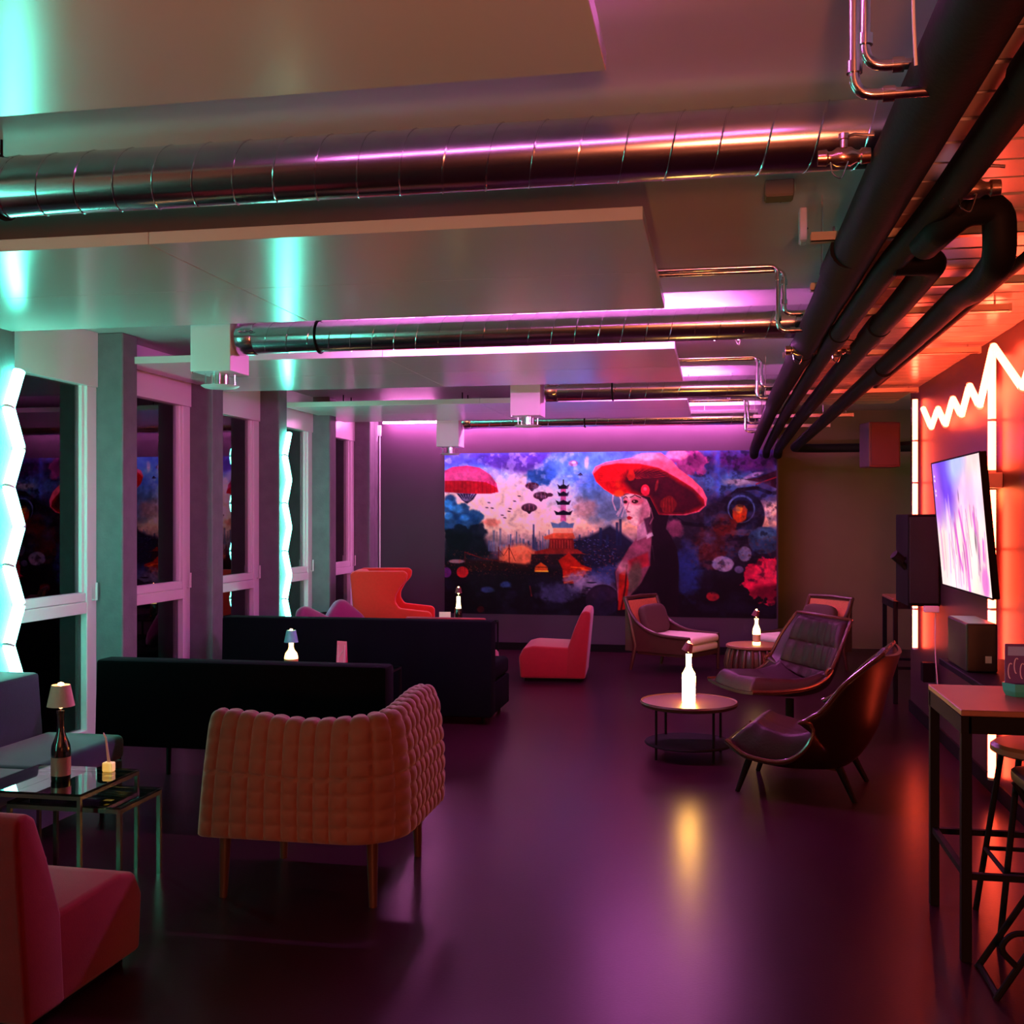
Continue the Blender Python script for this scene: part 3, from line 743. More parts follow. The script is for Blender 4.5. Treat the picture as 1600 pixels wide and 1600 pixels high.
    for pts in ([(850, 230), (870, 260), (868, 300), (850, 330)], [(835, 225), (830, 270), (845, 310)], [(880, 240), (885, 300), (872, 340)], [(860, 235), (878, 290), (855, 338)]):
        C.put(C.line(pts, 6, 4), (.88, .68, .72), .8)
    face = C.poly([(880, 262), (888, 240), (930, 228), (985, 245), (1005, 290), (1000, 330), (975, 360), (945, 385), (918, 378), (902, 352), (893, 318), (884, 295)], 4)
    C.put(face, (.90, .68, .68)); C.put(C.poly([(965, 240), (1005, 290), (1000, 330), (975, 360), (945, 385), (955, 330)], 14) * face, (.66, .38, .45), .8)
    C.put(C.ell(940, 268, 30, 20, 9) * face, (.75, .28, .36), .6); C.put(C.ell(890, 270, 16, 18, 8) * face, (.75, .28, .36), .5)
    C.put(C.ell(932, 271, 15, 8.5, 2), (.28, .08, .12)); C.put(C.ell(889, 273, 9, 8, 2), (.28, .08, .12)); C.put(C.ell(928, 270, 3, 3, 2), (.9, .7, .7), .8)
    C.put(C.line([(912, 252), (932, 242), (958, 254)], 5, 2), (.28, .12, .16), .9); C.put(C.line([(880, 256), (890, 248), (898, 254)], 4, 2), (.28, .12, .16), .9)
    C.put(C.line([(905, 275), (893, 310), (904, 316)], 4, 3), (.62, .35, .40), .8); C.put(C.ell(902, 318, 9, 4, 2), (.55, .26, .32), .7)
    C.put(C.poly([(894, 342), (905, 336), (922, 344), (912, 354), (900, 354)], 2), (.70, .10, .18)); C.put(C.line([(895, 344), (922, 345)], 2, 1.5), (.35, .03, .08), .8)
    C.put(C.poly([(878, 245), (890, 215), (970, 200), (1012, 250), (1005, 300), (985, 262), (930, 232), (890, 240)], 5), (.20, .06, .14)); C.put(C.line([(880, 225), (930, 212), (985, 245)], 8, 5), (.62, .52, .60), .7)
    C.put(C.line([(1000, 290), (1015, 350), (1000, 375)], 5, 3), (.72, .45, .50), .8)
    C.put(C.poly([(992, 255), (1040, 230), (1085, 330), (1070, 400), (1012, 402), (990, 380), (1006, 330)], 5), (.14, .03, .10)); C.put(C.poly([(972, 350), (1010, 335), (1010, 400), (988, 420)], 8), (.34, .16, .26), .9)
    C.put(C.line([(1002, 300), (1014, 345), (1000, 372)], 5, 3), (.72, .45, .50), .7)
    # wide hat
    hat = C.poly([(738, 140), (752, 112), (800, 92), (870, 80), (940, 70), (960, 55), (1050, 52), (1090, 80), (1130, 125), (1190, 170), (1235, 215), (1255, 258), (1250, 290), (1220, 318), (1160, 333), (1090, 332), (1040, 330), (1000, 250), (900, 235), (830, 240), (790, 215), (755, 180)], 4)
    C.put(hat, (.95, .42, .52))
    under = C.poly([(742, 145), (780, 110), (850, 98), (950, 100), (1040, 120), (1120, 165), (1190, 210), (1240, 262), (1245, 290), (1210, 316), (1150, 330), (1040, 330), (1000, 250), (900, 232), (830, 238), (790, 212), (755, 178)], 4)
    C.put(under, (.78, .07, .12))
    C.put(C.poly([(900, 130), (1040, 125), (1200, 225), (1242, 290), (1150, 330), (1040, 330), (1000, 250), (920, 225), (880, 180)], 26) * under, (.30, .03, .11), .95)
    for k in range(22):
        a = R(195 - k * 9); C.put(C.line([(900 + 40 * math.cos(a), 170 - 10 * math.sin(a)), (900 + 180 * math.cos(a), 165 - 75 * math.sin(a))], 2.5, 2) * under, (.92, .20, .22), .35)
    C.put(C.ell(990, 70, 60, 16, 10), (1.0, .62, .68), .7)
    C.put(C.ell(860, 235, 26, 16, 8, wob=.3, seed=61), (.85, .30, .10), .9); C.put(C.ell(855, 190, 12, 20, 4, wob=.3), (.80, .20, .12)); C.put(C.ell(915, 150, 18, 28, 4, wob=.35, seed=62), (.72, .16, .12))
    C.put(C.ell(980, 220, 20, 24, 3, wob=.2, seed=63), (.95, .20, .32)); C.put(C.ell(978, 215, 8, 8, 3), (1, .45, .55)); C.put(C.ell(1030, 200, 6, 26, 3, rot=12), (.60, .16, .18)); C.put(C.ell(1082, 285, 36, 38, 5, wob=.2, seed=64), (.48, .09, .10)); 
    for q in (-18, -8, 4, 16): C.put(C.line([(1082 + q, 258), (1082 + q * 1.3, 316)], 2.5, 2), (.66, .18, .16), .7)
    # smoke, bubbles and rubble on the right
    rm = np.clip((X - 1130) / 60, 0, 1) * (1 - hat) * (1 - body)
    t1, t2, t3 = fbm(X / 60, Y / 50, 81, 5), fbm(X / 30, Y / 26, 91, 5), fbm(X / 18, Y / 16, 95, 4)
    C.put(rm * np.clip((t1 - .52) * 7, 0, 1) * np.clip((620 - Y) / 120, 0, 1), (.28, .36, .58), .4)
    C.put(rm * np.clip((t2 - .56) * 9, 0, 1) * np.clip((660 - Y) / 200, 0, 1), (.50, .30, .40), .3)
    C.put(rm * np.clip((.42 - t2) * 7, 0, 1), (.06, .05, .12), .5)
    C.put(rm * np.clip((t3 - .60) * 12, 0, 1) * np.clip((Y - 380) / 60, 0, 1) * np.clip((600 - Y) / 60, 0, 1), (.55, .20, .16), .25)
    # crackle of small lights in the dark city and water
    lm = np.clip((Y - 470) / 40, 0, 1) * np.clip((640 - Y) / 50, 0, 1) * (1 - body) * np.clip((1100 - X) / 60, 0, 1)
    C.put(lm * np.clip((fbm(X / 7, Y / 6, 101, 2) - .68) * 9, 0, 1), (.85, .32, .22), .35)
    C.put(np.clip((t1 - .5) * 5, 0, 1) * np.clip((Y - 600) / 60, 0, 1) * (1 - body) * (1 - fl), (.20, .13, .28), .5)
    C.put(np.clip((t2 - .55) * 9, 0, 1) * np.clip((330 - Y) / 120, 0, 1) * np.clip((740 - X) / 60, 0, 1) * (1 - dome), (.86, .78, .92), .35)
    # grain and cloud relief
    C.I *= (1 + .38 * (g - .5) + .30 * (h - .5))[..., None]
    C.I = np.clip(C.I, 0, 1); C.I = C.I ** 1.45 * 1.12
    return np.clip(C.I, 0, 1)

def paintgrid(name, I, w, h, material, to_lin=True, parent=None, gain=1.0):
    """upright sheet, x along width, z up; one colour per grid point"""
    ny, nx, _ = I.shape
    xs = np.linspace(-w / 2, w / 2, nx); zs = np.linspace(h / 2, -h / 2, ny)
    Xg, Zg = np.meshgrid(xs, zs)
    co = np.zeros((ny * nx, 3)); co[:, 0] = Xg.ravel(); co[:, 2] = Zg.ravel()
    idx = np.arange(ny * nx).reshape(ny, nx)
    q = np.stack([idx[:-1, :-1], idx[1:, :-1], idx[1:, 1:], idx[:-1, 1:]], -1).reshape(-1, 4)
    me = bpy.data.meshes.new(name)
    me.from_pydata(co.tolist(), [], q.tolist())
    L = np.where(I <= .04045, I / 12.92, ((I + .055) / 1.055) ** 2.4) if to_lin else I
    rgba = np.ones((ny * nx, 4), np.float32); rgba[:, :3] = np.clip(L * np.array(gain), 0, 1).reshape(-1, 3)
    at = me.color_attributes.new('paint', 'FLOAT_COLOR', 'POINT')
    at.data.foreach_set('color', rgba.ravel())
    me.materials.append(material)
    o = bpy.data.objects.new(name, me); COL.objects.link(o)
    if parent: o.parent = parent
    return o
mx0, mx1 = atY(695, 800, YB).x, atY(1216, 800, YB).x - 0.02
mz1, mz0 = atY(950, 706, YB).z, atY(950, 962, YB).z
t = thing('mural', 'wide fantasy cityscape mural of a pagoda, airships and a woman in a broad hat', 'mural', ((mx0 + mx1) / 2, YB - 0.006, (mz0 + mz1) / 2))
paintgrid('print', paint_mural(), mx1 - mx0, mz1 - mz0, vcol('mural print', 0, 0.5), True, t, (1.0, 2.1, 1.5)).location = (0, -0.004, 0)
obj('backing_board', box(nb(), -(mx1 - mx0) / 2, (mx1 - mx0) / 2, -.003, .006, -(mz1 - mz0) / 2, (mz1 - mz0) / 2), M_blkmetal, t, 0)

# ================================================================== RIGHT WALL
def paint_screen():
    C = Canvas(150, 84, 0, 150, 0, 84)
    X, Y = C.X, C.Y
    C.I[:] = (1.0, .87, .85)
    g = fbm(X / 22, Y / 30, 71)
    C.put(C.ell(40, 6, 46, 30, 26, wob=.4, seed=3), (.36, .18, .85), .95)
    C.put(C.ell(62, 0, 30, 18, 16), (.42, .36, .95), .9); C.put(C.ell(80, 4, 24, 14, 14), (.72, .80, .98), .9)
    C.put(C.ell(6, 20, 20, 22, 14), (.70, .40, .95), .85); C.put(C.ell(105, 26, 36, 14, 14), (1, .70, .95), .6)
    rs = random.Random(3)
    for k in range(16):
        x = rs.uniform(4, 148); y = rs.uniform(22, 50); w = rs.uniform(4, 9)
        C.put(C.poly([(x, y), (x + w, 84), (x - w, 84)], 4), rs.choice([(1, .88, .80), (1, .80, .84), (1, .92, .86), (.98, .82, .92)]), .8)
    for k in range(34):
        x = rs.uniform(4, 148); y = rs.uniform(30, 60); L = rs.uniform(10, 40); s = rs.uniform(-.25, .25)
        C.put(C.line([(x, y), (x + s * L * .5, y + L * .6), (x + s * L, y + L)], rs.uniform(.8, 2.2), 1.5), rs.choice([(.80, .30, .75), (.62, .42, .60), (.88, .50, .70), (.55, .36, .55)]), .75)
    for pts in ([(78, 34), (88, 55), (90, 84)], [(60, 42), (66, 60), (72, 70)], [(118, 36), (120, 46)], [(138, 52), (136, 62)]):
        C.put(C.line(pts, 4, 3), (.82, .28, .78), .85)
    C.put(C.ell(118, 52, 2, 6, 2), (.35, .30, .35), .9); C.put(C.ell(80, 24, 1.5, 4, 1.5), (.45, .35, .45), .8); C.put(C.ell(134, 76, 8, 8, 4, wob=.4), (.88, .42, .80), .8)
    for y in (9, 12, 19, 22): C.put(C.line([(4, y), (7 + (y % 3), y)], 1.2, 1), (1, 1, 1), .95)
    C.I *= (1 + .25 * (g - .5))[..., None]
    return np.clip(C.I, 0, 1)
t = thing('tv', 'wide flat screen showing a pink and violet picture, tilted on the right wall', 'screen', (1.425, 6.87, 1.555))
t.rotation_euler = (R(5.0), 0, R(-90))
obj('casing', box(nb(), -.665, .665, 0.002, .035, -.40, .40, .004, 1), M_blkmetal, t, 0)
b = nb()
for x0, x1, z0, z1 in ((-.665, .665, .393, .402), (-.665, .665, -.402, -.393), (-.667, -.659, -.402, .402), (.659, .667, -.402, .402)): box(b, x0, x1, -.004, .004, z0, z1)
obj('bezel', b, M_blkmetal, t, 0)
paintgrid('display', paint_screen(), 1.32, .79, vcol('screen picture', 1.25), True, t)
b = nb(); box(b, -.25, .25, .035, .05, -.2, .2); box(b, -.2, -.16, .05, .12, -.18, .18); box(b, .16, .20, .05, .12, -.18, .18)
obj('wall_mount', b, M_blkmetal, t, 0)

t = thing('speaker', 'tall black speaker standing off the far right wall, a light tube behind it', 'speaker', (1.465, 8.50, .96))
obj('cabinet', box(nb(), -.11, .112, -.28, .25, 0, .66, .008, 2), M_blkmetal, t, 0)
obj('grille', box(nb(), -.10, .10, -.292, -.281, .02, .64, .004, 1), mat('speaker cloth', (.012, .011, .012), .9, bump=.4, bscale=300), t, 0)
b = nb(); beam(b, (-.11, -.2, .34), (-.17, -.22, .345), .02); tube(b, [(-.20, -.24, .37), (-.14, -.22, .32)], .035, 14); tube(b, [(-.16, -.22, .33), (-.11, -.2, .27)], .022, 12)
obj('clip_lamp', b, M_black, t)
t = thing('power_adapter', 'small pale power adapter under the tall black speaker', 'adapter', (1.50, 8.13, .925))
obj('case', box(nb(), -.052, .05, -.02, .02, 0, .045, .004, 1), M_white, t, 0)
obj('cable', tube(nb(), smoothpts([(.03, .02, 0), (.03, .03, -.3), (.05, .03, -.55), (.04, .04, -.92)], .1), .004, 6), M_white, t)
obj('plug_block', box(nb(), -.03, .055, .15, .25, -.52, -.38, .005, 1), M_blkmetal, t, 0)
t = thing('speaker', 'dark loudspeaker box hung high at the far end of the right wall', 'speaker', (1.365, 9.66, 2.02), 12)
obj('cabinet', box(nb(), -.135, .135, -.12, .12, 0, .38, .012, 2), mat('speaker shell', (.05, .02, .02), .5), t, 0)
obj('grille', box(nb(), -.12, .12, -.128, -.121, .015, .365, .004, 1), mat('speaker front', (.05, .02, .02), .7, bump=.3, bscale=300), t, 0)
b = nb(); beam(b, (.13, .0, .2), (.26, -.26, .2), .03); beam(b, (.13, 0, .12), (.13, 0, .28), .04)
obj('bracket', b, M_blkmetal, t, 0)

t = thing('junction_box', 'small square junction box between the two red tubes beside the screen', 'junction box', (XR - .035, 6.55, 1.775))
obj('casing', box(nb(), -.045, .033, -.055, .045, -.01, .075, .004, 1), mat('pale plastic', (.6, .45, .42), .5), t, 0)
obj('lead', tube(nb(), smoothpts([(-.03, .05, -.005), (-.04, .10, -.08), (-.035, .08, -.22), (-.02, .11, -.42), (-.03, .07, -.60)], .05), .006, 6), M_white, t)
t = thing('spot_lamp', 'small lit teardrop bulb below the junction box beside the screen', 'lamp', (XR - .07, 6.66, 1.76))
obj('bulb', lathe(nb(), [(0, -.13), (.012, -.11), (.026, -.06), (.034, -.02), (.028, .005), (0, .012)], 16), emis('hot red bulb', (20, 5, 1.2)), t)
obj('holder', tube(nb(), [(0, 0, .01), (0, 0, .05)], .018, 12), M_blkmetal, t)

t = thing('wall_ledge', 'black drinks ledge on the right wall behind the bar table', 'shelf', (1.39, 5.95, .775))
obj('board', box(nb(), -.16, .185, -.55, .50, 0, .035, .004, 1), M_blkmetal, t, 0)
for y in (-.35, .3):
    b = nb(); beam(b, (.175, y, -.16), (.175, y, 0), .03); beam(b, (.17, y, -.14), (-.06, y, -.01), .025)
    obj('bracket', b, M_blkmetal, t, 0)
t = thing('control_box', 'dark box with a small white label standing on the wall ledge', 'box', (1.37, 6.02, .81))
obj('case', box(nb(), -.12, .03, -.16, .30, 0, .25, .01, 2), mat('dark brown lacquer', (.02, .011, .009), .35), t, 0)
obj('label_plate', box(nb(), -.03, .0, -.163, -.16, .05, .085), mat('white label', (.85, .8, .75), .5), t, 0)

def bar_table(lab, x0, x1, y0, y1, H=.907):
    t = thing('bar_table', lab, 'table', ((x0 + x1) / 2, (y0 + y1) / 2, 0))
    w, d = (x1 - x0) / 2, (y1 - y0) / 2
    obj('table_top', box(nb(), -w, w, -d, d, H - .022, H, .003, 1), M_tabletop, t, 0)
    b = nb()
    for s in (-1, 1):
        box(b, -w, w, s * d - .012 - s * .014, s * d + .012 - s * .014, H - .085, H - .024); box(b, s * w - .012 - s * .014, s * w + .012 - s * .014, -d, d, H - .085, H - .024)
    obj('apron', b, M_blkmetal, t, 0)
    for sx in (-1, 1):
        for sy in (-1, 1):
            obj('leg', box(nb(), sx * (w - .02) - .018, sx * (w - .02) + .018, sy * (d - .02) - .018, sy * (d - .02) + .018, 0, H - .024, .002, 1), M_blkmetal, t, 0)
    for s in (-1, 1):
        obj('foot_rail', box(nb(), -w + .03, w - .03, s * (d - .02) - .011, s * (d - .02) + .011, .295, .318), M_blkmetal, t, 0)
        obj('foot_rail', box(nb(), s * (w - .02) - .011, s * (w - .02) + .011, -d + .03, d - .03, .30, .323), M_blkmetal, t, 0)
    return t
bar_table('tall bar table with a reddish top against the right wall', .865, 1.54, 4.14, 4.76)
bar_table('tall black table half hidden round the far end of the right wall', 1.49, 2.15, 9.75, 10.4, .90)

t = thing('menu_holder', 'dark violet menu card in a small teal bowl on the bar table', 'menu', (1.16, 4.52, .907))
obj('bowl', lathe(nb(), [(.052, 0), (.062, .02), (.066, .05), (.058, .05), (.05, .012), (0, .01)], 6), mat('teal ceramic', (.05, .42, .36), .25), t, 0)
c0 = obj('menu_card', box(nb(), -.055, .055, -.004, .004, .03, .20, .002, 1), mat('violet card', (.09, .03, .22), .4), t, 0)
b = nb()
box(b, -.045, .045, -.0062, -.0045, .155, .19)
obj('picture', b, mat('pale blue print', (.25, .35, .75), .4), c0, 0)
b = nb()
for k in range(4): tube(b, [(-.035 + .022 * k + .009 * math.cos(a), -.0055, .095 + (k % 2) * .02 + .03 * math.sin(a)) for a in [R(60 + 25 * q) for q in range(9)]], .0022, 5)
obj('lettering', b, mat('pale lilac print', (.7, .55, .85), .4), c0, 0)

# stools under the bar table
t = thing('bar_stool', 'bar stool with a round brown seat pushed under the bar table', 'stool', (1.245, 4.52, 0))
obj('seat', lathe(nb(), [(0, .68), (.17, .68), (.19, .69), (.19, .71), (.175, .722), (0, .718)], 32), mat('brown lacquered seat', (.22, .09, .05), .3), t)
for sx in (-1, 1):
    for sy in (-1, 1):
        obj('leg', tube(nb(), [(sx * .12, sy * .12, .68), (sx * .205, sy * .19, 0)], .012, 10), M_blkmetal, t)
b = nb(); q = .20 ; z = .26
for a, c in (((-.175, -.165), (.175, -.165)), ((.175, -.165), (.175, .165)), ((.175, .165), (-.175, .165)), ((-.175, .165), (-.175, -.165))): tube(b, [(a[0], a[1], z), (c[0], c[1], z)], .009, 8)
obj('foot_ring', b, M_blkmetal, t)
t = thing('folding_stool', 'black folding stool with crossed tube legs in front of the bar table', 'stool', (1.18, 3.97, 0))
obj('seat', puff(nb(), (0, 0, .70), (.34, .30, .055), .4, .35), mat('black vinyl seat', (.02, .016, .016), .4), t)
for y in (-.13, .13):
    obj('leg', tube(nb(), smoothpts([(.15, y, .67), (-.27, y, .0)], .05), .0115, 10), M_blkmetal, t)
    obj('leg', tube(nb(), [(-.15, y * .88, .67), (.25, y * .88, .0)], .0115, 10), M_blkmetal, t)
obj('cross_rail', tube(nb(), smoothpts([(-.20, -.13, .11), (-.26, -.13, .17), (-.22, -.13, .225), (.13, -.13, .225), (.13, .13, .225)], .04), .0105, 8), M_blkmetal, t)
obj('cross_rail', tube(nb(), [(-.262, -.13, .012), (-.262, .13, .012)], .0105, 8), M_blkmetal, t)
obj('cross_rail', tube(nb(), [(.242, -.13, .012), (.242, .13, .012)], .0105, 8), M_blkmetal, t)

# ================================================================== BOTTLE LAMPS
def bottle_lamp(lab, loc, kind, shade_m, tilt=0.0):
    t = thing('bottle_lamp', lab, 'lamp', loc, 0, 'bottle lamps on the tables')
    if kind == 'wine':
        prof = [(0, 0), (.038, 0), (.041, .006), (.041, .13), (.038, .155), (.026, .185), (.0165, .215), (.0145, .235), (.0145, .29), (.017, .292), (.017, .305), (0, .305)]
        H = .305; obj('bottle', lathe(nb(), prof, 28), M_btl, t)
        obj('label_sticker', lathe(nb(), [(.0416, .025), (.0416, .105)], 28), mat('copper label', (.42, .22, .18), .35, .4), t)
    elif kind == 'jug':
        prof = [(0, 0), (.045, 0), (.05, .012), (.05, .07), (.043, .1), (.024, .125), (.018, .145), (.018, .175), (0, .175)]
        H = .175; obj('bottle', lathe(nb(), prof, 28), emis('glowing clear bottle', (4.2, 2.1, .55)), t)
        obj('label_sticker', lathe(nb(), [(.0508, .02), (.0508, .06)], 28), mat('amber label', (.5, .25, .08), .4), t)
    elif kind == 'glow':
        prof = [(0, 0), (.040, 0), (.043, .006), (.0435, .12), (.045, .17), (.042, .192), (.028, .215), (.019, .235), (.0175, .25), (.0175, .305), (.02, .307), (.02, .32), (0, .32)]
        H = .32; obj('bottle', lathe(nb(), prof, 28), emis('glowing frosted bottle', (80.0, 38.0, 7.0)), t)
    elif kind == 'glow_small':
        prof = [(0, 0), (.034, 0), (.036, .006), (.036, .12), (.034, .15), (.024, .175), (.016, .195), (.015, .235), (.018, .237), (.018, .25), (0, .25)]
        H = .25; obj('bottle', lathe(nb(), prof, 24), emis('glowing green white bottle', (9.0, 6.0, 1.6)), t)
        obj('label_sticker', lathe(nb(), [(.0365, .03), (.0365, .10)], 24), mat('printed label', (.55, .45, .2), .5), t)
    elif kind == 'dark':
        prof = [(0, 0), (.038, 0), (.041, .006), (.041, .12), (.036, .15), (.0, .17)]
        H = .29; obj('bottle', lathe(nb(), prof, 24), M_btl, t)
        obj('lit_neck', lathe(nb(), [(.03, .155), (.024, .18), (.02, .22), (.02, .275), (0, .28)], 20), emis('glowing neck', (5.5, 4.0, 1.4)), t)
    obj('lamp_rod', tube(nb(), [(0, 0, H - .02), (0, 0, H + .075)], .004, 8), M_chrome, t)
    s = 1.0 if kind in ('wine',) else .75 if kind == 'jug' else .62
    sh = nb(); z0 = H + (.02 if kind == 'wine' else .006 if kind == 'jug' else .022); hs = .092 * (s if kind != 'jug' else .95)
    rb, rt = .058 * s, .039 * s
    if kind == 'jug': rb, rt = .052, .034
    lathe(sh, [(rb, z0), (rt, z0 + hs), (rt - .002, z0 + hs), (rb - .002, z0), (rb, z0)], 30)
    o = obj('lamp_shade', sh, shade_m, t)
    if tilt:
        zc = z0 + hs; o.location = (.006 - zc * math.sin(R(tilt)), 0, zc * (1 - math.cos(R(tilt))) - .004); o.rotation_euler = (0, R(tilt), 0)
    k = s if kind != 'jug' else .8
    obj('led_bulb', lathe(nb(), [(0, z0 - .012), (.016 * k, z0 - .006), (.018 * k, z0 + .006), (0, z0 + .012)], 16), M_lens, t)
    obj('led_bulb', lathe(nb(), [(0, z0 + hs - .006), (.014 * k, z0 + hs), (.012 * k, z0 + hs + .008), (0, z0 + hs + .012)], 16), M_lens, t)
    L = lamp('lamp_light', (loc[0], loc[1], loc[2] + z0 + .02), WARM, 6.0 if kind in ('glow', 'glow_small') else 1.4, .02)
    L.parent = None
    return t
M_shade = mat('blush lamp shade', (.62, .40, .34), .8)
M_shade2 = mat('teal lamp shade', (.12, .32, .38), .8)
M_shade3 = mat('dark red lamp shade', (.12, .02, .03), .5)

# ================================================================== GLASS TABLES
def glass_table(lab, x0, x1, y0, y1, H, frame=M_blkmetal, tray=None, r=.008):
    t = thing('glass_table', lab, 'table', ((x0 + x1) / 2, (y0 + y1) / 2, 0))
    w, d = (x1 - x0) / 2, (y1 - y0) / 2
    obj('glass_top', box(nb(), -w, w, -d, d, H - .010, H, .002, 1), M_tglass, t, 0)
    b = nb()
    for s in (-1, 1):
        box(b, -w, w, s * (d - r) - r, s * (d - r) + r, H - .010 - 2 * r, H - .010); box(b, s * (w - r) - r, s * (w - r) + r, -d + 2 * r, d - 2 * r, H - .010 - 2 * r, H - .010)
    obj('top_frame', b, frame, t, 0)
    for sx in (-1, 1):
        for sy in (-1, 1):
            obj('leg', box(nb(), sx * (w - r) - r, sx * (w - r) + r, sy * (d - r) - r, sy * (d - r) + r, 0, H - .010 - 2 * r), frame, t, 0)
    if tray:
        obj('lower_shelf', box(nb(), -w + 2 * r, w - 2 * r, -d + 2 * r, d - 2 * r, tray, tray + .008), M_tglass, t, 0)
    return t
M_brassfr = mat('smoked chrome frame', (.32, .27, .22), .22, 1)
glass_table('square glass coffee table with a wine bottle lamp, in front of the petrol sofa', -3.10, -2.59, 4.10, 4.57, .45, M_brassfr)
glass_table('lower glass nesting table tucked under the square glass table', -2.98, -2.45, 4.17, 4.52, .385, M_brassfr, None, .009)
glass_table('glass table hidden behind the first black sofa, with a jug lamp on it', -3.45, -2.30, 7.02, 7.80, .50)
glass_table('black framed glass table behind the second black sofa', -2.90, -2.28, 10.78, 11.38, .50)

bottle_lamp('dark wine bottle lamp with a blush shade on the square glass table', (-2.815, 4.31, .45), 'wine', M_shade)
bottle_lamp('squat glowing bottle lamp with a teal shade between the two black sofas', (-3.07, 7.56, .50), 'jug', M_shade2)
bottle_lamp('dark bottle lamp with a lit neck on the table before the mural', (-2.63, 11.0, .50), 'dark', M_shade3, 0)
t = thing('card_holder', 'slim clear card standing in an amber block on the glass table', 'card holder', (-2.70, 4.50, .45))
obj('amber_block', box(nb(), -.024, .024, -.018, .018, 0, .042, .004, 1), emis('self-lit amber acrylic', (.55, .30, .03)), t, 0)  # block given a glow of its own, though it holds no lamp
b = nb(); prism(b, [(-.006, .03), (.010, .03), (-.012, .155), (-.026, .175), (-.028, .165), (-.018, .15)], 'y', -.0015, .0015)
obj('clear_card', b, mat('milky acrylic', (.6, .5, .48), .3), t, 0)
def table_card(lab, loc, w, h, m, rz=0):
    t = thing('table_card', lab, 'card', loc, rz)
    b = nb(); prism(b, [(-.014, 0), (0, h), (.014, 0), (.011, 0), (0, h - .008), (-.011, 0)], 'x', -w / 2, w / 2)
    # a folded tent card
    c = obj('card', b, m, t, 0)
    b = nb(); beam(b, (-w * .32, -.0125, h * .18), (-w * .32, -.003, h * .86), .003, .0015); beam(b, (w * .32, -.0125, h * .18), (w * .32, -.003, h * .86), .003, .0015)
    beam(b, (-w * .2, -.0092, h * .4), (w * .2, -.0057, h * .66), .006, .0015)
    obj('printed_marks', b, mat('card print', (.9, .55, .6), .5), c, 0)
table_card('small pink tent card on the table behind the first black sofa', (-2.70, 7.62, .50), .085, .19, mat('pink card', (.80, .10, .22), .5, sheen=.0), -15)
table_card('small white tent card beside the dark bottle lamp near the mural', (-2.80, 11.1, .50), .12, .105, mat('white card', (.8, .6, .55), .5), 10)

# ================================================================== SOFAS
def sofa(lab, loc, rz, w, d, H, m, z_back=.08, z_seat=(.08, .42), nseat=2, lean=0.0, legs=True, arm=False, bt=.17):
    t = thing('sofa', lab, 'sofa', loc, rz)
    b = nb(); y0 = -d / 2
    prism(b, [(y0, z_back), (y0 + bt, z_back), (y0 + bt - lean, H), (y0 + .02 - lean, H)], 'x', -w / 2, w / 2, .02, 2)
    obj('backrest', b, m, t)
    obj('base', box(nb(), -w / 2 + .01, w / 2 - .01, y0 + bt * .6, d / 2 - .02, z_seat[0], z_seat[1] - .14, .012, 2), m, t)
    sw = (w - .02) / nseat
    for k in range(nseat):
        xa = -w / 2 + .01 + k * sw
        obj('seat_cushion', box(nb(), xa + .004, xa + sw - .004, y0 + bt + .004, d / 2, z_seat[1] - .135, z_seat[1], .035, 3), m, t)
    if arm:
        for s in (-1, 1): obj('armrest', box(nb(), s * (w / 2 + .07) - .07, s * (w / 2 + .07) + .07, y0, d / 2, z_seat[0], z_seat[1] + .16, .025, 2), m, t)
    if legs:
        for sx in (-1, 1):
            for sy in (-1, 1):
                obj('leg', tube(nb(), [(sx * (w / 2 - .08), sy * (d / 2 - .10), 0), (sx * (w / 2 - .09), sy * (d / 2 - .11), max(z_seat[0], .02) + .005)], [.013, .018], 10), M_blkmetal, t)
    return t
sofa('first black sofa seen from behind, raised on thin legs, beyond the glass table', (-2.58, 5.96, 0), 0, 1.70, .80, .80, M_navy, .32, (.30, .46), 2, .0)
sofa('second black sofa seen from behind, longer, in the middle of the window side', (-2.80, 8.55, 0), 0, 2.22, .80, .80, M_navy, .06, (.06, .44), 3, .0)
sofa('petrol blue sofa against the windows beside the glass table', (-3.58, 4.62, 0), -90, 1.66, .84, .74, M_teal, .10, (.10, .42), 2, .05, True, False, .36)
sofa('dark sofa against the far windows with plum cushions on it', (-3.62, 9.88, 0), -90, 1.7, .76, .62, M_navy, .08, (.08, .42), 2, .03, True)
def pillow(lab, loc, rot, size, m):
    b = puff(nb(), (0, 0, 0), size, .55, .45, 32, 14)
    o = obj('cushion', b, m); o.location = loc; o.rotation_euler = [R(a) for a in rot]
    return tag(o, lab, 'cushion', 'plum cushions on the far sofa')
pillow('plum velvet cushion lying back on the far window sofa, nearer of two', (-3.58, 9.40, .56), (62, 25, 60), (.46, .40, .14), M_purple)
pillow('plum velvet cushion standing on its corner, nearer the mural wall', (-3.52, 9.98, .57), (72, 40, 40), (.40, .40, .14), M_purple)

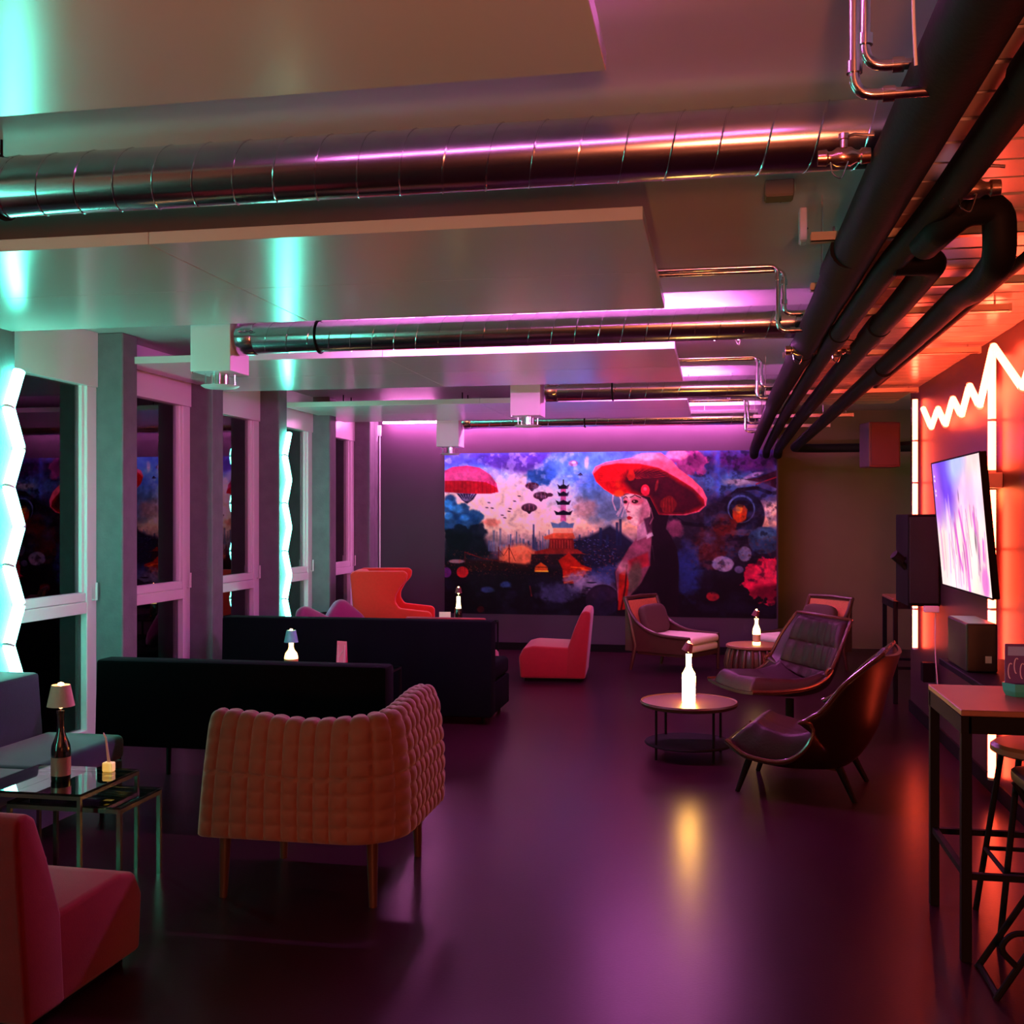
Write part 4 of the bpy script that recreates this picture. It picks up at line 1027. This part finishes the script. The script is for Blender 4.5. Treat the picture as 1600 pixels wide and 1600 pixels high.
# ================================================================== RED SLIPPER CHAIRS
t = thing('slipper_chair', 'armless red chair facing left in front of the mural', 'chair', (-1.56, 10.80, 0), 184, 'armless red slipper chairs')
obj('seat', prism(nb(), [(-.22, .035), (.34, .035), (.355, .24), (.31, .325), (.22, .35), (-.2, .335)], 'y', -.37, .37, .022, 3), M_redf, t)
obj('backrest', prism(nb(), [(-.29, .035), (-.10, .035), (-.12, .33), (-.19, .53), (-.25, .67), (-.29, .695), (-.34, .685), (-.345, .63)], 'y', -.372, .372, .018, 3), M_redf, t)
obj('plinth', box(nb(), -.24, .30, -.32, .32, 0, .04), M_blkmetal, t, 0)
dup(t, (-2.43, 3.30, 0), 88, 'armless red chair in the bottom left corner, facing away towards the glass table')
dup(t, (-2.41, 9.88, 0), 90, 'armless red chair mostly hidden behind the end of the second black sofa')

# ================================================================== RED WING CHAIR
t = thing('wing_chair', 'bright red wing chair beside the left end of the mural', 'chair', (-3.42, 11.45, 0), 12)
side = [(-.40, .16), (-.47, 1.00), (-.42, 1.03), (.10, 1.03), (.135, 1.0), (.125, .93), (.06, .86), (.01, .77), (.005, .70), (.05, .635), (.36, .60), (.39, .57), (.39, .16)]
for s in (-1, 1):
    obj('wing_side', prism(nb(), side, 'y', s * .36 - .045, s * .36 + .045, .02, 2), M_redw, t)
obj('backrest', prism(nb(), [(-.40, .16), (-.47, 1.02), (-.35, 1.02), (-.24, .42), (-.24, .16)], 'y', -.315, .315, .02, 2), M_redw, t)
obj('seat_cushion', box(nb(), -.24, .40, -.31, .31, .28, .46, .04, 3), M_redw, t)
obj('base', box(nb(), -.24, .37, -.31, .31, .16, .285), M_redw, t)
for sx in (-.34, .33):
    for sy in (-.33, .33): obj('leg', tube(nb(), [(sx, sy, 0), (sx, sy, .165)], [.013, .02], 10), M_wood, t)

# ================================================================== QUILTED ARMCHAIR
def quilted():
    import bisect
    t = thing('quilted_armchair', 'coral quilted velvet armchair on wooden legs, seen from behind in the foreground', 'chair', (-1.69, 4.60, 0), 0)
    # plan path along the outer face: free end of the back, round the corner, to the front of the arm
    xl, yb, xr, yf, rc = -.38, -.36, .36, .38, .15
    path = [(xl + (xr - rc - xl) * i / 44, yb, 0, -1) for i in range(44)]
    for i in range(20):
        a = -math.pi / 2 + (math.pi / 2) * i / 20; path.append((xr - rc + rc * math.cos(a), yb + rc + rc * math.sin(a), math.cos(a), math.sin(a)))
    path += [(xr, yb + rc + (yf - yb - rc) * i / 44, 1, 0) for i in range(45)]
    P = [Vector((p[0], p[1])) for p in path]; cum = [0]
    for a, b in zip(P, P[1:]): cum.append(cum[-1] + (b - a).length)
    L = cum[-1]; ncell = round(L / .066); N = ncell * 8
    def at(s):
        k = min(max(bisect.bisect_right(cum, s) - 1, 0), len(P) - 2)
        f = (s - cum[k]) / max(cum[k + 1] - cum[k], 1e-9)
        q = [path[k][j] * (1 - f) + path[k + 1][j] * f for j in range(4)]
        l = math.hypot(q[2], q[3]); return q[0], q[1], q[2] / l, q[3] / l
    th, zb = .055, .285
    prof = [(th, i / 55.0 * .88, 1, 0) for i in range(56)]
    for i in range(1, 16):
        a = math.pi * i / 16; prof.append((th * math.cos(a), .88 + .12 * math.sin(a), math.cos(a), math.sin(a)))
    prof += [(-th, .88 - i / 31.0 * .62, -1, 0) for i in range(32)]
    plen = [0]
    for a, b in zip(prof, prof[1:]): plen.append(plen[-1] + math.hypot(a[0] - b[0], (a[1] - b[1]) * .5))
    bm = nb(); G = []
    for i in range(N + 1):
        s = L * i / N; x, y, nx, ny = at(s); u = s / L
        H = .800 - .030 * math.exp(-((u - .30) / .16) ** 2) + .028 * math.exp(-((u - .85) / .18) ** 2)
        e0 = max(0, 1 - u / .035); e1 = max(0, (u - .93) / .07)
        H -= .02 * e0 ** 2 + .075 * e1 ** 2.2
        row = []
        for j, (o, f, po, pz) in enumerate(prof):
            z = zb + f * (H - zb) + .02 * e1 * (1 - f)
            cs, ct = u * ncell, plen[j] / .066
            pf = (abs(math.sin(math.pi * cs)) * abs(math.sin(math.pi * ct))) ** .4
            dd = .017 * pf - .007
            flare = .03 * (1 - f) * (1 if o > 0 else .3)
            bulge = .015 * math.sin(math.pi * min(f / .9, 1)) * (1 if o > 0 else 0)
            off = (o + po * dd + flare + bulge) * (1 - .45 * e0 ** 2 - .35 * e1 ** 2)
            sx = -.045 * max(0, 1 - u / .25) * (1 - f)          # free end leans out at the bottom
            row.append(Vector((x + nx * off + sx, y + ny * off, z + pz * dd)))
        G.append(row)
    V = gridsurf(bm, G)
    bm.faces.new(V[0]); bm.faces.new(V[-1][::-1])
    for i in range(N): bm.faces.new((V[i][0], V[i + 1][0], V[i + 1][-1], V[i][-1]))
    obj('quilted_shell', bm, M_coral, t, 60)
    bm = nb(); n = 48; G = []
    for i in range(n + 1):
        row = []
        for j in range(n + 1):
            x, y = -.38 + .66 * i / n, -.28 + .68 * j / n
            e = min(i, n - i, j, n - j) / 4.0
            z = .43 + .011 * (abs(math.sin(math.pi * i / 6)) * abs(math.sin(math.pi * j / 6))) ** .45 - (.05 * (1 - e) ** 2 if e < 1 else 0)
            row.append(Vector((x, y, z)))
        G.append(row)
    gridsurf(bm, G)
    ret = bmesh.ops.extrude_edge_only(bm, edges=[e for e in bm.edges if e.is_boundary])
    for v in ret['geom']:
        if isinstance(v, bmesh.types.BMVert): v.co.z = .31
    obj('seat_pad', bm, M_coral, t, 60)
    obj('seat_frame', box(nb(), -.34, .33, -.32, .38, .265, .315), M_wood, t, 0)
    for x, y in ((-.345, -.31), (.30, -.31), (.30, .36), (-.30, .22)):
        obj('leg', tube(nb(), [(x * 1.02, y * 1.02, 0), (x, y, .27)], [.017, .025], 14), M_wood, t)
quilted()

# ================================================================== LEATHER LOUNGE CHAIRS
def spline(keys, n):
    """Catmull-Rom through tuples"""
    K = [np.array(k, float) for k in keys]; out = []
    for i in range(n + 1):
        u = i / n * (len(K) - 1); k = min(int(u), len(K) - 2); f = u - k
        p0, p1, p2, p3 = K[max(k - 1, 0)], K[k], K[k + 1], K[min(k + 2, len(K) - 1)]
        out.append(.5 * (2 * p1 + (p2 - p0) * f + (2 * p0 - 5 * p1 + 4 * p2 - p3) * f * f + (3 * p1 - p0 - 3 * p2 + p3) * f ** 3))
    return out
def bentshell(keys, u0, u1, v0, v1, off, nu=48, nv=32, tuft=None, thick=.02, cells=(3, 7)):
    """keys: (x, z, half width, curl); closed thick sheet"""
    C = spline(keys, 200); bm = nb(); top, bot = [], []
    for i in range(nu + 1):
        u = u0 + (u1 - u0) * i / nu; k = min(int(u * 200), 199); c = C[k]; dn = C[min(k + 3, 200)] - C[max(k - 3, 0)]
        T = Vector((dn[0], 0, dn[1])).normalized(); Nn = Vector((T.z, 0, -T.x))
        if Nn.z < 0 and i < nu * .3: Nn = -Nn
        if Nn.x < 0 and i > nu * .7: Nn = -Nn
        if Nn.dot(Vector((.6, 0, .6))) < 0: Nn = -Nn
        ra, rb = [], []
        for j in range(nv + 1):
            v = v0 + (v1 - v0) * j / nv
            base = Vector((c[0], c[2] * v, c[1])) + Nn * (c[3] * abs(v) ** 2.2)
            e = min(1, min(i, nu - i) / 4.0, min(j, nv - j) / 3.0) if tuft is not None else 1
            d = off
            if tuft is not None:
                d = thick + tuft * ((abs(math.sin(math.pi * i / nu * cells[0])) * abs(math.sin(math.pi * j / nv * cells[1]))) ** .5) * 1.0
                d = off + d * (1 - (1 - e) ** 2)
                ra.append(base + Nn * d); rb.append(base + Nn * (off - .002))
            else:
                ra.append(base + Nn * off); rb.append(base + Nn * (off - thick))
        top.append(ra); bot.append(rb)
    A, B = gridsurf(bm, top), gridsurf(bm, bot)
    for i in range(nu):
        bm.faces.new((A[i][0], A[i + 1][0], B[i + 1][0], B[i][0])); bm.faces.new((A[i][-1], B[i][-1], B[i + 1][-1], A[i + 1][-1]))
    for j in range(nv):
        bm.faces.new((A[0][j], B[0][j], B[0][j + 1], A[0][j + 1])); bm.faces.new((A[-1][j], A[-1][j + 1], B[-1][j + 1], B[-1][j]))
    return bm
def lounge(lab, loc, rz, keys, base, back_from=.5, seat_t=.07, vs=.80):
    t = thing('lounge_chair', lab, 'chair', loc, rz)
    obj('shell', bentshell(keys, 0, 1, -1, 1, 0, 60, 36), mat('dark varnished shell', (.014, .005, .004), .36, 0, .3), t, 50)
    obj('seat_cushion', bentshell(keys, .02, back_from - .03, -vs, vs, .004, 40, 36, .010, seat_t, (2, 2)), M_leather, t, 60)
    obj('back_cushion', bentshell(keys, back_from, .985, -.84, .84, .004, 54, 40, .020, .045), M_leather, t, 60)
    # piped rim following the shell edge
    C = spline(keys, 200); pts = []
    for s in (-1, 1):
        seq = []
        for k in range(0, 201, 5):
            c = C[k]; dn = C[min(k + 3, 200)] - C[max(k - 3, 0)]; T = Vector((dn[0], 0, dn[1])).normalized(); Nn = Vector((T.z, 0, -T.x))
            if Nn.dot(Vector((.6, 0, .6))) < 0: Nn = -Nn
            seq.append(Vector((c[0], c[2] * s, c[1])) + Nn * c[3])
        pts += seq if s < 0 else seq[::-1]
    obj('rim', tube(nb(), pts, .012, 8), mat('varnished rim', (.06, .016, .01), .2, coat=.6), t)
    if base == 'star':
        obj('column', tube(nb(), [(-.02, 0, .05), (-.02, 0, .30)], .03, 16), M_blkmetal, t)
        for k in range(4):
            a = R(45 + 90 * k)
            obj('foot', tube(nb(), [(-.02, 0, .075), (-.02 + .2 * math.cos(a), .2 * math.sin(a), .055), (-.02 + .33 * math.cos(a), .33 * math.sin(a), .02)], [.026, .022, .018], 10), M_wood, t)
    else:
        for x, y, tx in ((.26, .25, .33), (.26, -.25, .33), (-.24, .24, -.33), (-.24, -.24, -.33)):
            obj('leg', tube(nb(), [(tx, y * 1.15, 0), (x, y, .21 if x > 0 else .18)], [.014, .022], 12), M_blkmetal, t)
        obj('under_frame', prism(nb(), [(.34, .15), (.34, .19), (-.22, .15), (-.22, .11)], 'y', -.02, .02), M_wood, t, 0)
K2 = [(.39, .30, .31, .00), (.25, .20, .37, .03), (0, .145, .41, .10), (-.24, .17, .42, .33), (-.39, .36, .41, .30), (-.46, .60, .38, .20), (-.53, .83, .31, .05)]
lounge('dark leather shell lounge chair with its back to the bar, nearest the round table', (.51, 6.68, 0), 166, K2, 'legs', .54, .17, .74)
K1 = [(.46, .40, .33, .02), (.24, .37, .37, .05), (0, .345, .40, .12), (-.19, .37, .41, .22), (-.27, .48, .41, .20), (-.31, .67, .40, .14), (-.36, .87, .35, .07)]
lounge('tufted high backed leather armchair behind the shell lounge chair', (.50, 8.02, 0), 207, K1, 'star', .52, .09, .80)

# ================================================================== ROUND COFFEE TABLE
t = thing('coffee_table', 'round wooden coffee table with a lower shelf, a glowing bottle on top', 'table', (-.18, 7.38, 0))
obj('table_top', lathe(nb(), [(0, .335), (.30, .335), (.318, .342), (.325, .36), (.318, .372), (.31, .366), (0, .364)], 56), M_wood, t)
obj('lower_shelf', lathe(nb(), [(0, .085), (.29, .085), (.296, .092), (.29, .10), (0, .10)], 48), M_blkmetal, t)
for k in range(4):
    a = R(38 + 90 * k); obj('leg', tube(nb(), [(.265 * math.cos(a), .265 * math.sin(a), 0), (.265 * math.cos(a), .265 * math.sin(a), .338)], .008, 8), M_blkmetal, t)
bottle_lamp('white glowing bottle lamp on the round coffee table', (-.18, 7.36, .364), 'glow', M_shade3, 20)
t = thing('drum_table', 'barrel shaped wooden stool table with vertical ribs, between the two cane chairs', 'table', (.365, 10.6, 0))
obj('body', lathe(nb(), [(.17, 0), (.19, .03), (.25, .12), (.265, .21), (.25, .30), (.225, .36), (0, .36)], 40), M_wood, t)
obj('table_top', lathe(nb(), [(0, .36), (.262, .36), (.275, .368), (.275, .385), (.265, .392), (0, .388)], 48), M_tabletop, t)
rib = None
for k in range(22):
    a = 2 * math.pi * k / 22
    if rib is None:
        rib = obj('rib', tube(nb(), [(.19, 0, .02), (.258, 0, .12), (.275, 0, .21), (.26, 0, .30), (.24, 0, .362)], [.014, .02, .022, .02, .015], 8), M_wood, t)
    else:
        c = rib.copy(); COL.objects.link(c); c.rotation_euler = (0, 0, a)
bottle_lamp('slim glowing bottle lamp on the barrel table near the mural', (.375, 10.55, .39), 'glow_small', M_shade3, 20)

# ================================================================== CANE CHAIRS WITH CREAM CUSHIONS
t = thing('cane_chair', 'low cane back chair with cream cushions, left of the barrel table', 'chair', (-.42, 11.55, 0), -28, 'cane chairs with cream cushions')
for s in (-1, 1):
    y = s * .31
    arm = spline([(-.42, .74, 0), (-.36, .60, 0), (-.24, .47, 0), (-.02, .385, 0), (.34, .365, 0)], 24)
    obj('arm_rail', tube(nb(), [Vector((p[0], y, p[1])) for p in arm], .02, 10), M_wood, t)
    obj('front_leg', tube(nb(), [(.33, y, 0), (.33, y, .36)], [.016, .022], 10), M_wood, t)
    obj('rear_leg', tube(nb(), [(-.36, y, 0), (-.30, y, .26), (-.36, y, .50), (-.43, y, .745)], [.016, .024, .022, .018], 10), M_wood, t)
    lo = [Vector((p[0], y, p[1])) for p in arm]
    bm = nb(); gridsurf(bm, [[Vector((p.x, y - .008, p.z)) for p in lo], [Vector((p.x, y - .008, .20)) for p in lo]]); gridsurf(bm, [[Vector((p.x, y + .008, p.z)) for p in lo], [Vector((p.x, y + .008, .20)) for p in lo]])
    obj('side_panel', bm, M_wood, t)
obj('top_rail', tube(nb(), [(-.43, -.32, .745), (-.44, 0, .755), (-.43, .32, .745)], .02, 10), M_wood, t)
obj('cane_panel', prism(nb(), [(-.425, .72), (-.415, .72), (-.28, .25), (-.29, .25)], 'y', -.295, .295), M_cane, t, 0)
obj('seat_frame', box(nb(), -.28, .34, -.30, .30, .17, .215), M_wood, t, 0)
obj('lower_cushion', box(nb(), -.26, .35, -.285, .285, .217, .295, .025, 3), M_cream, t)
obj('seat_cushion', box(nb(), -.26, .36, -.29, .29, .297, .375, .03, 3), M_cream, t)
o = obj('back_cushion', puff(nb(), (0, 0, 0), (.11, .46, .32), .5, .4), mat('dark brown cushion', (.06, .025, .018), .8), t)
o.location = (-.26, 0, .52); o.rotation_euler = (0, R(-18), 0)
dup(t, (.86, 11.75, 0), 218, 'low cane back chair with cream cushions, right of the barrel table')

# ================================================================== OUTSIDE, NIGHT
struct('ground', box(nb(), -60, XW - .4, -10, 70, -3.2, -3.0), mat('dark asphalt', (.03, .03, .03), .8, 0, .3, .2, 2))
t = thing('street_lamp', 'amber street lamp outside, low through the window by the first column', 'lamp', (-11.2, 19.6, -3.0))
obj('pole', tube(nb(), smoothpts([(0, 0, 0), (0, 0, 2.5), (.5, 0, 2.75)], .3), .05, 10), M_blkmetal, t)
obj('lamp_head', box(nb(), .42, .75, -.08, .08, 2.70, 2.78, .02, 2), emis('amber street light', (9, 4.6, .8)), t)
lamp('street_light', (-10.7, 19.3, -.6), (1, .6, .15), 1800, .2)
def tree(lab, x, y, z, r, seed):
    rs = random.Random(seed)
    t = thing('tree', lab, 'tree', (x, y, -3.0), 0, 'trees outside the windows')
    obj('trunk', tube(nb(), [(0, 0, 0), (.05, .03, 1.0), (0, 0, z + 3)], [.09, .07, .03], 8), M_wood, t)
    bm = nb()
    for k in range(1500):
        d = Vector((rs.gauss(0, 1), rs.gauss(0, 1), rs.gauss(0, 1))).normalized() * r * rs.uniform(.45, 1) 
        p = Vector((d.x, d.y, d.z * 1.25 + z + 3)); s = rs.uniform(.05, .10)
        a, b2 = Vector((rs.gauss(0, 1), rs.gauss(0, 1), rs.gauss(0, 1))).normalized() * s, Vector((rs.gauss(0, 1), rs.gauss(0, 1), rs.gauss(0, 1))).normalized() * s * .6
        bm.faces.new([bm.verts.new(p - a), bm.verts.new(p + b2), bm.verts.new(p + a), bm.verts.new(p - b2)])
    obj('leaves', bm, mat('leaf green', (.16, .17, .03), .7), t, 0, kind='stuff')
tree('young tree in amber street light, behind the pane at the left edge', -11.6, 17.3, -.75, .8, 4)
tree('young tree in amber street light, behind the pane beside the first column', -12.6, 21.5, -.5, .9, 9)
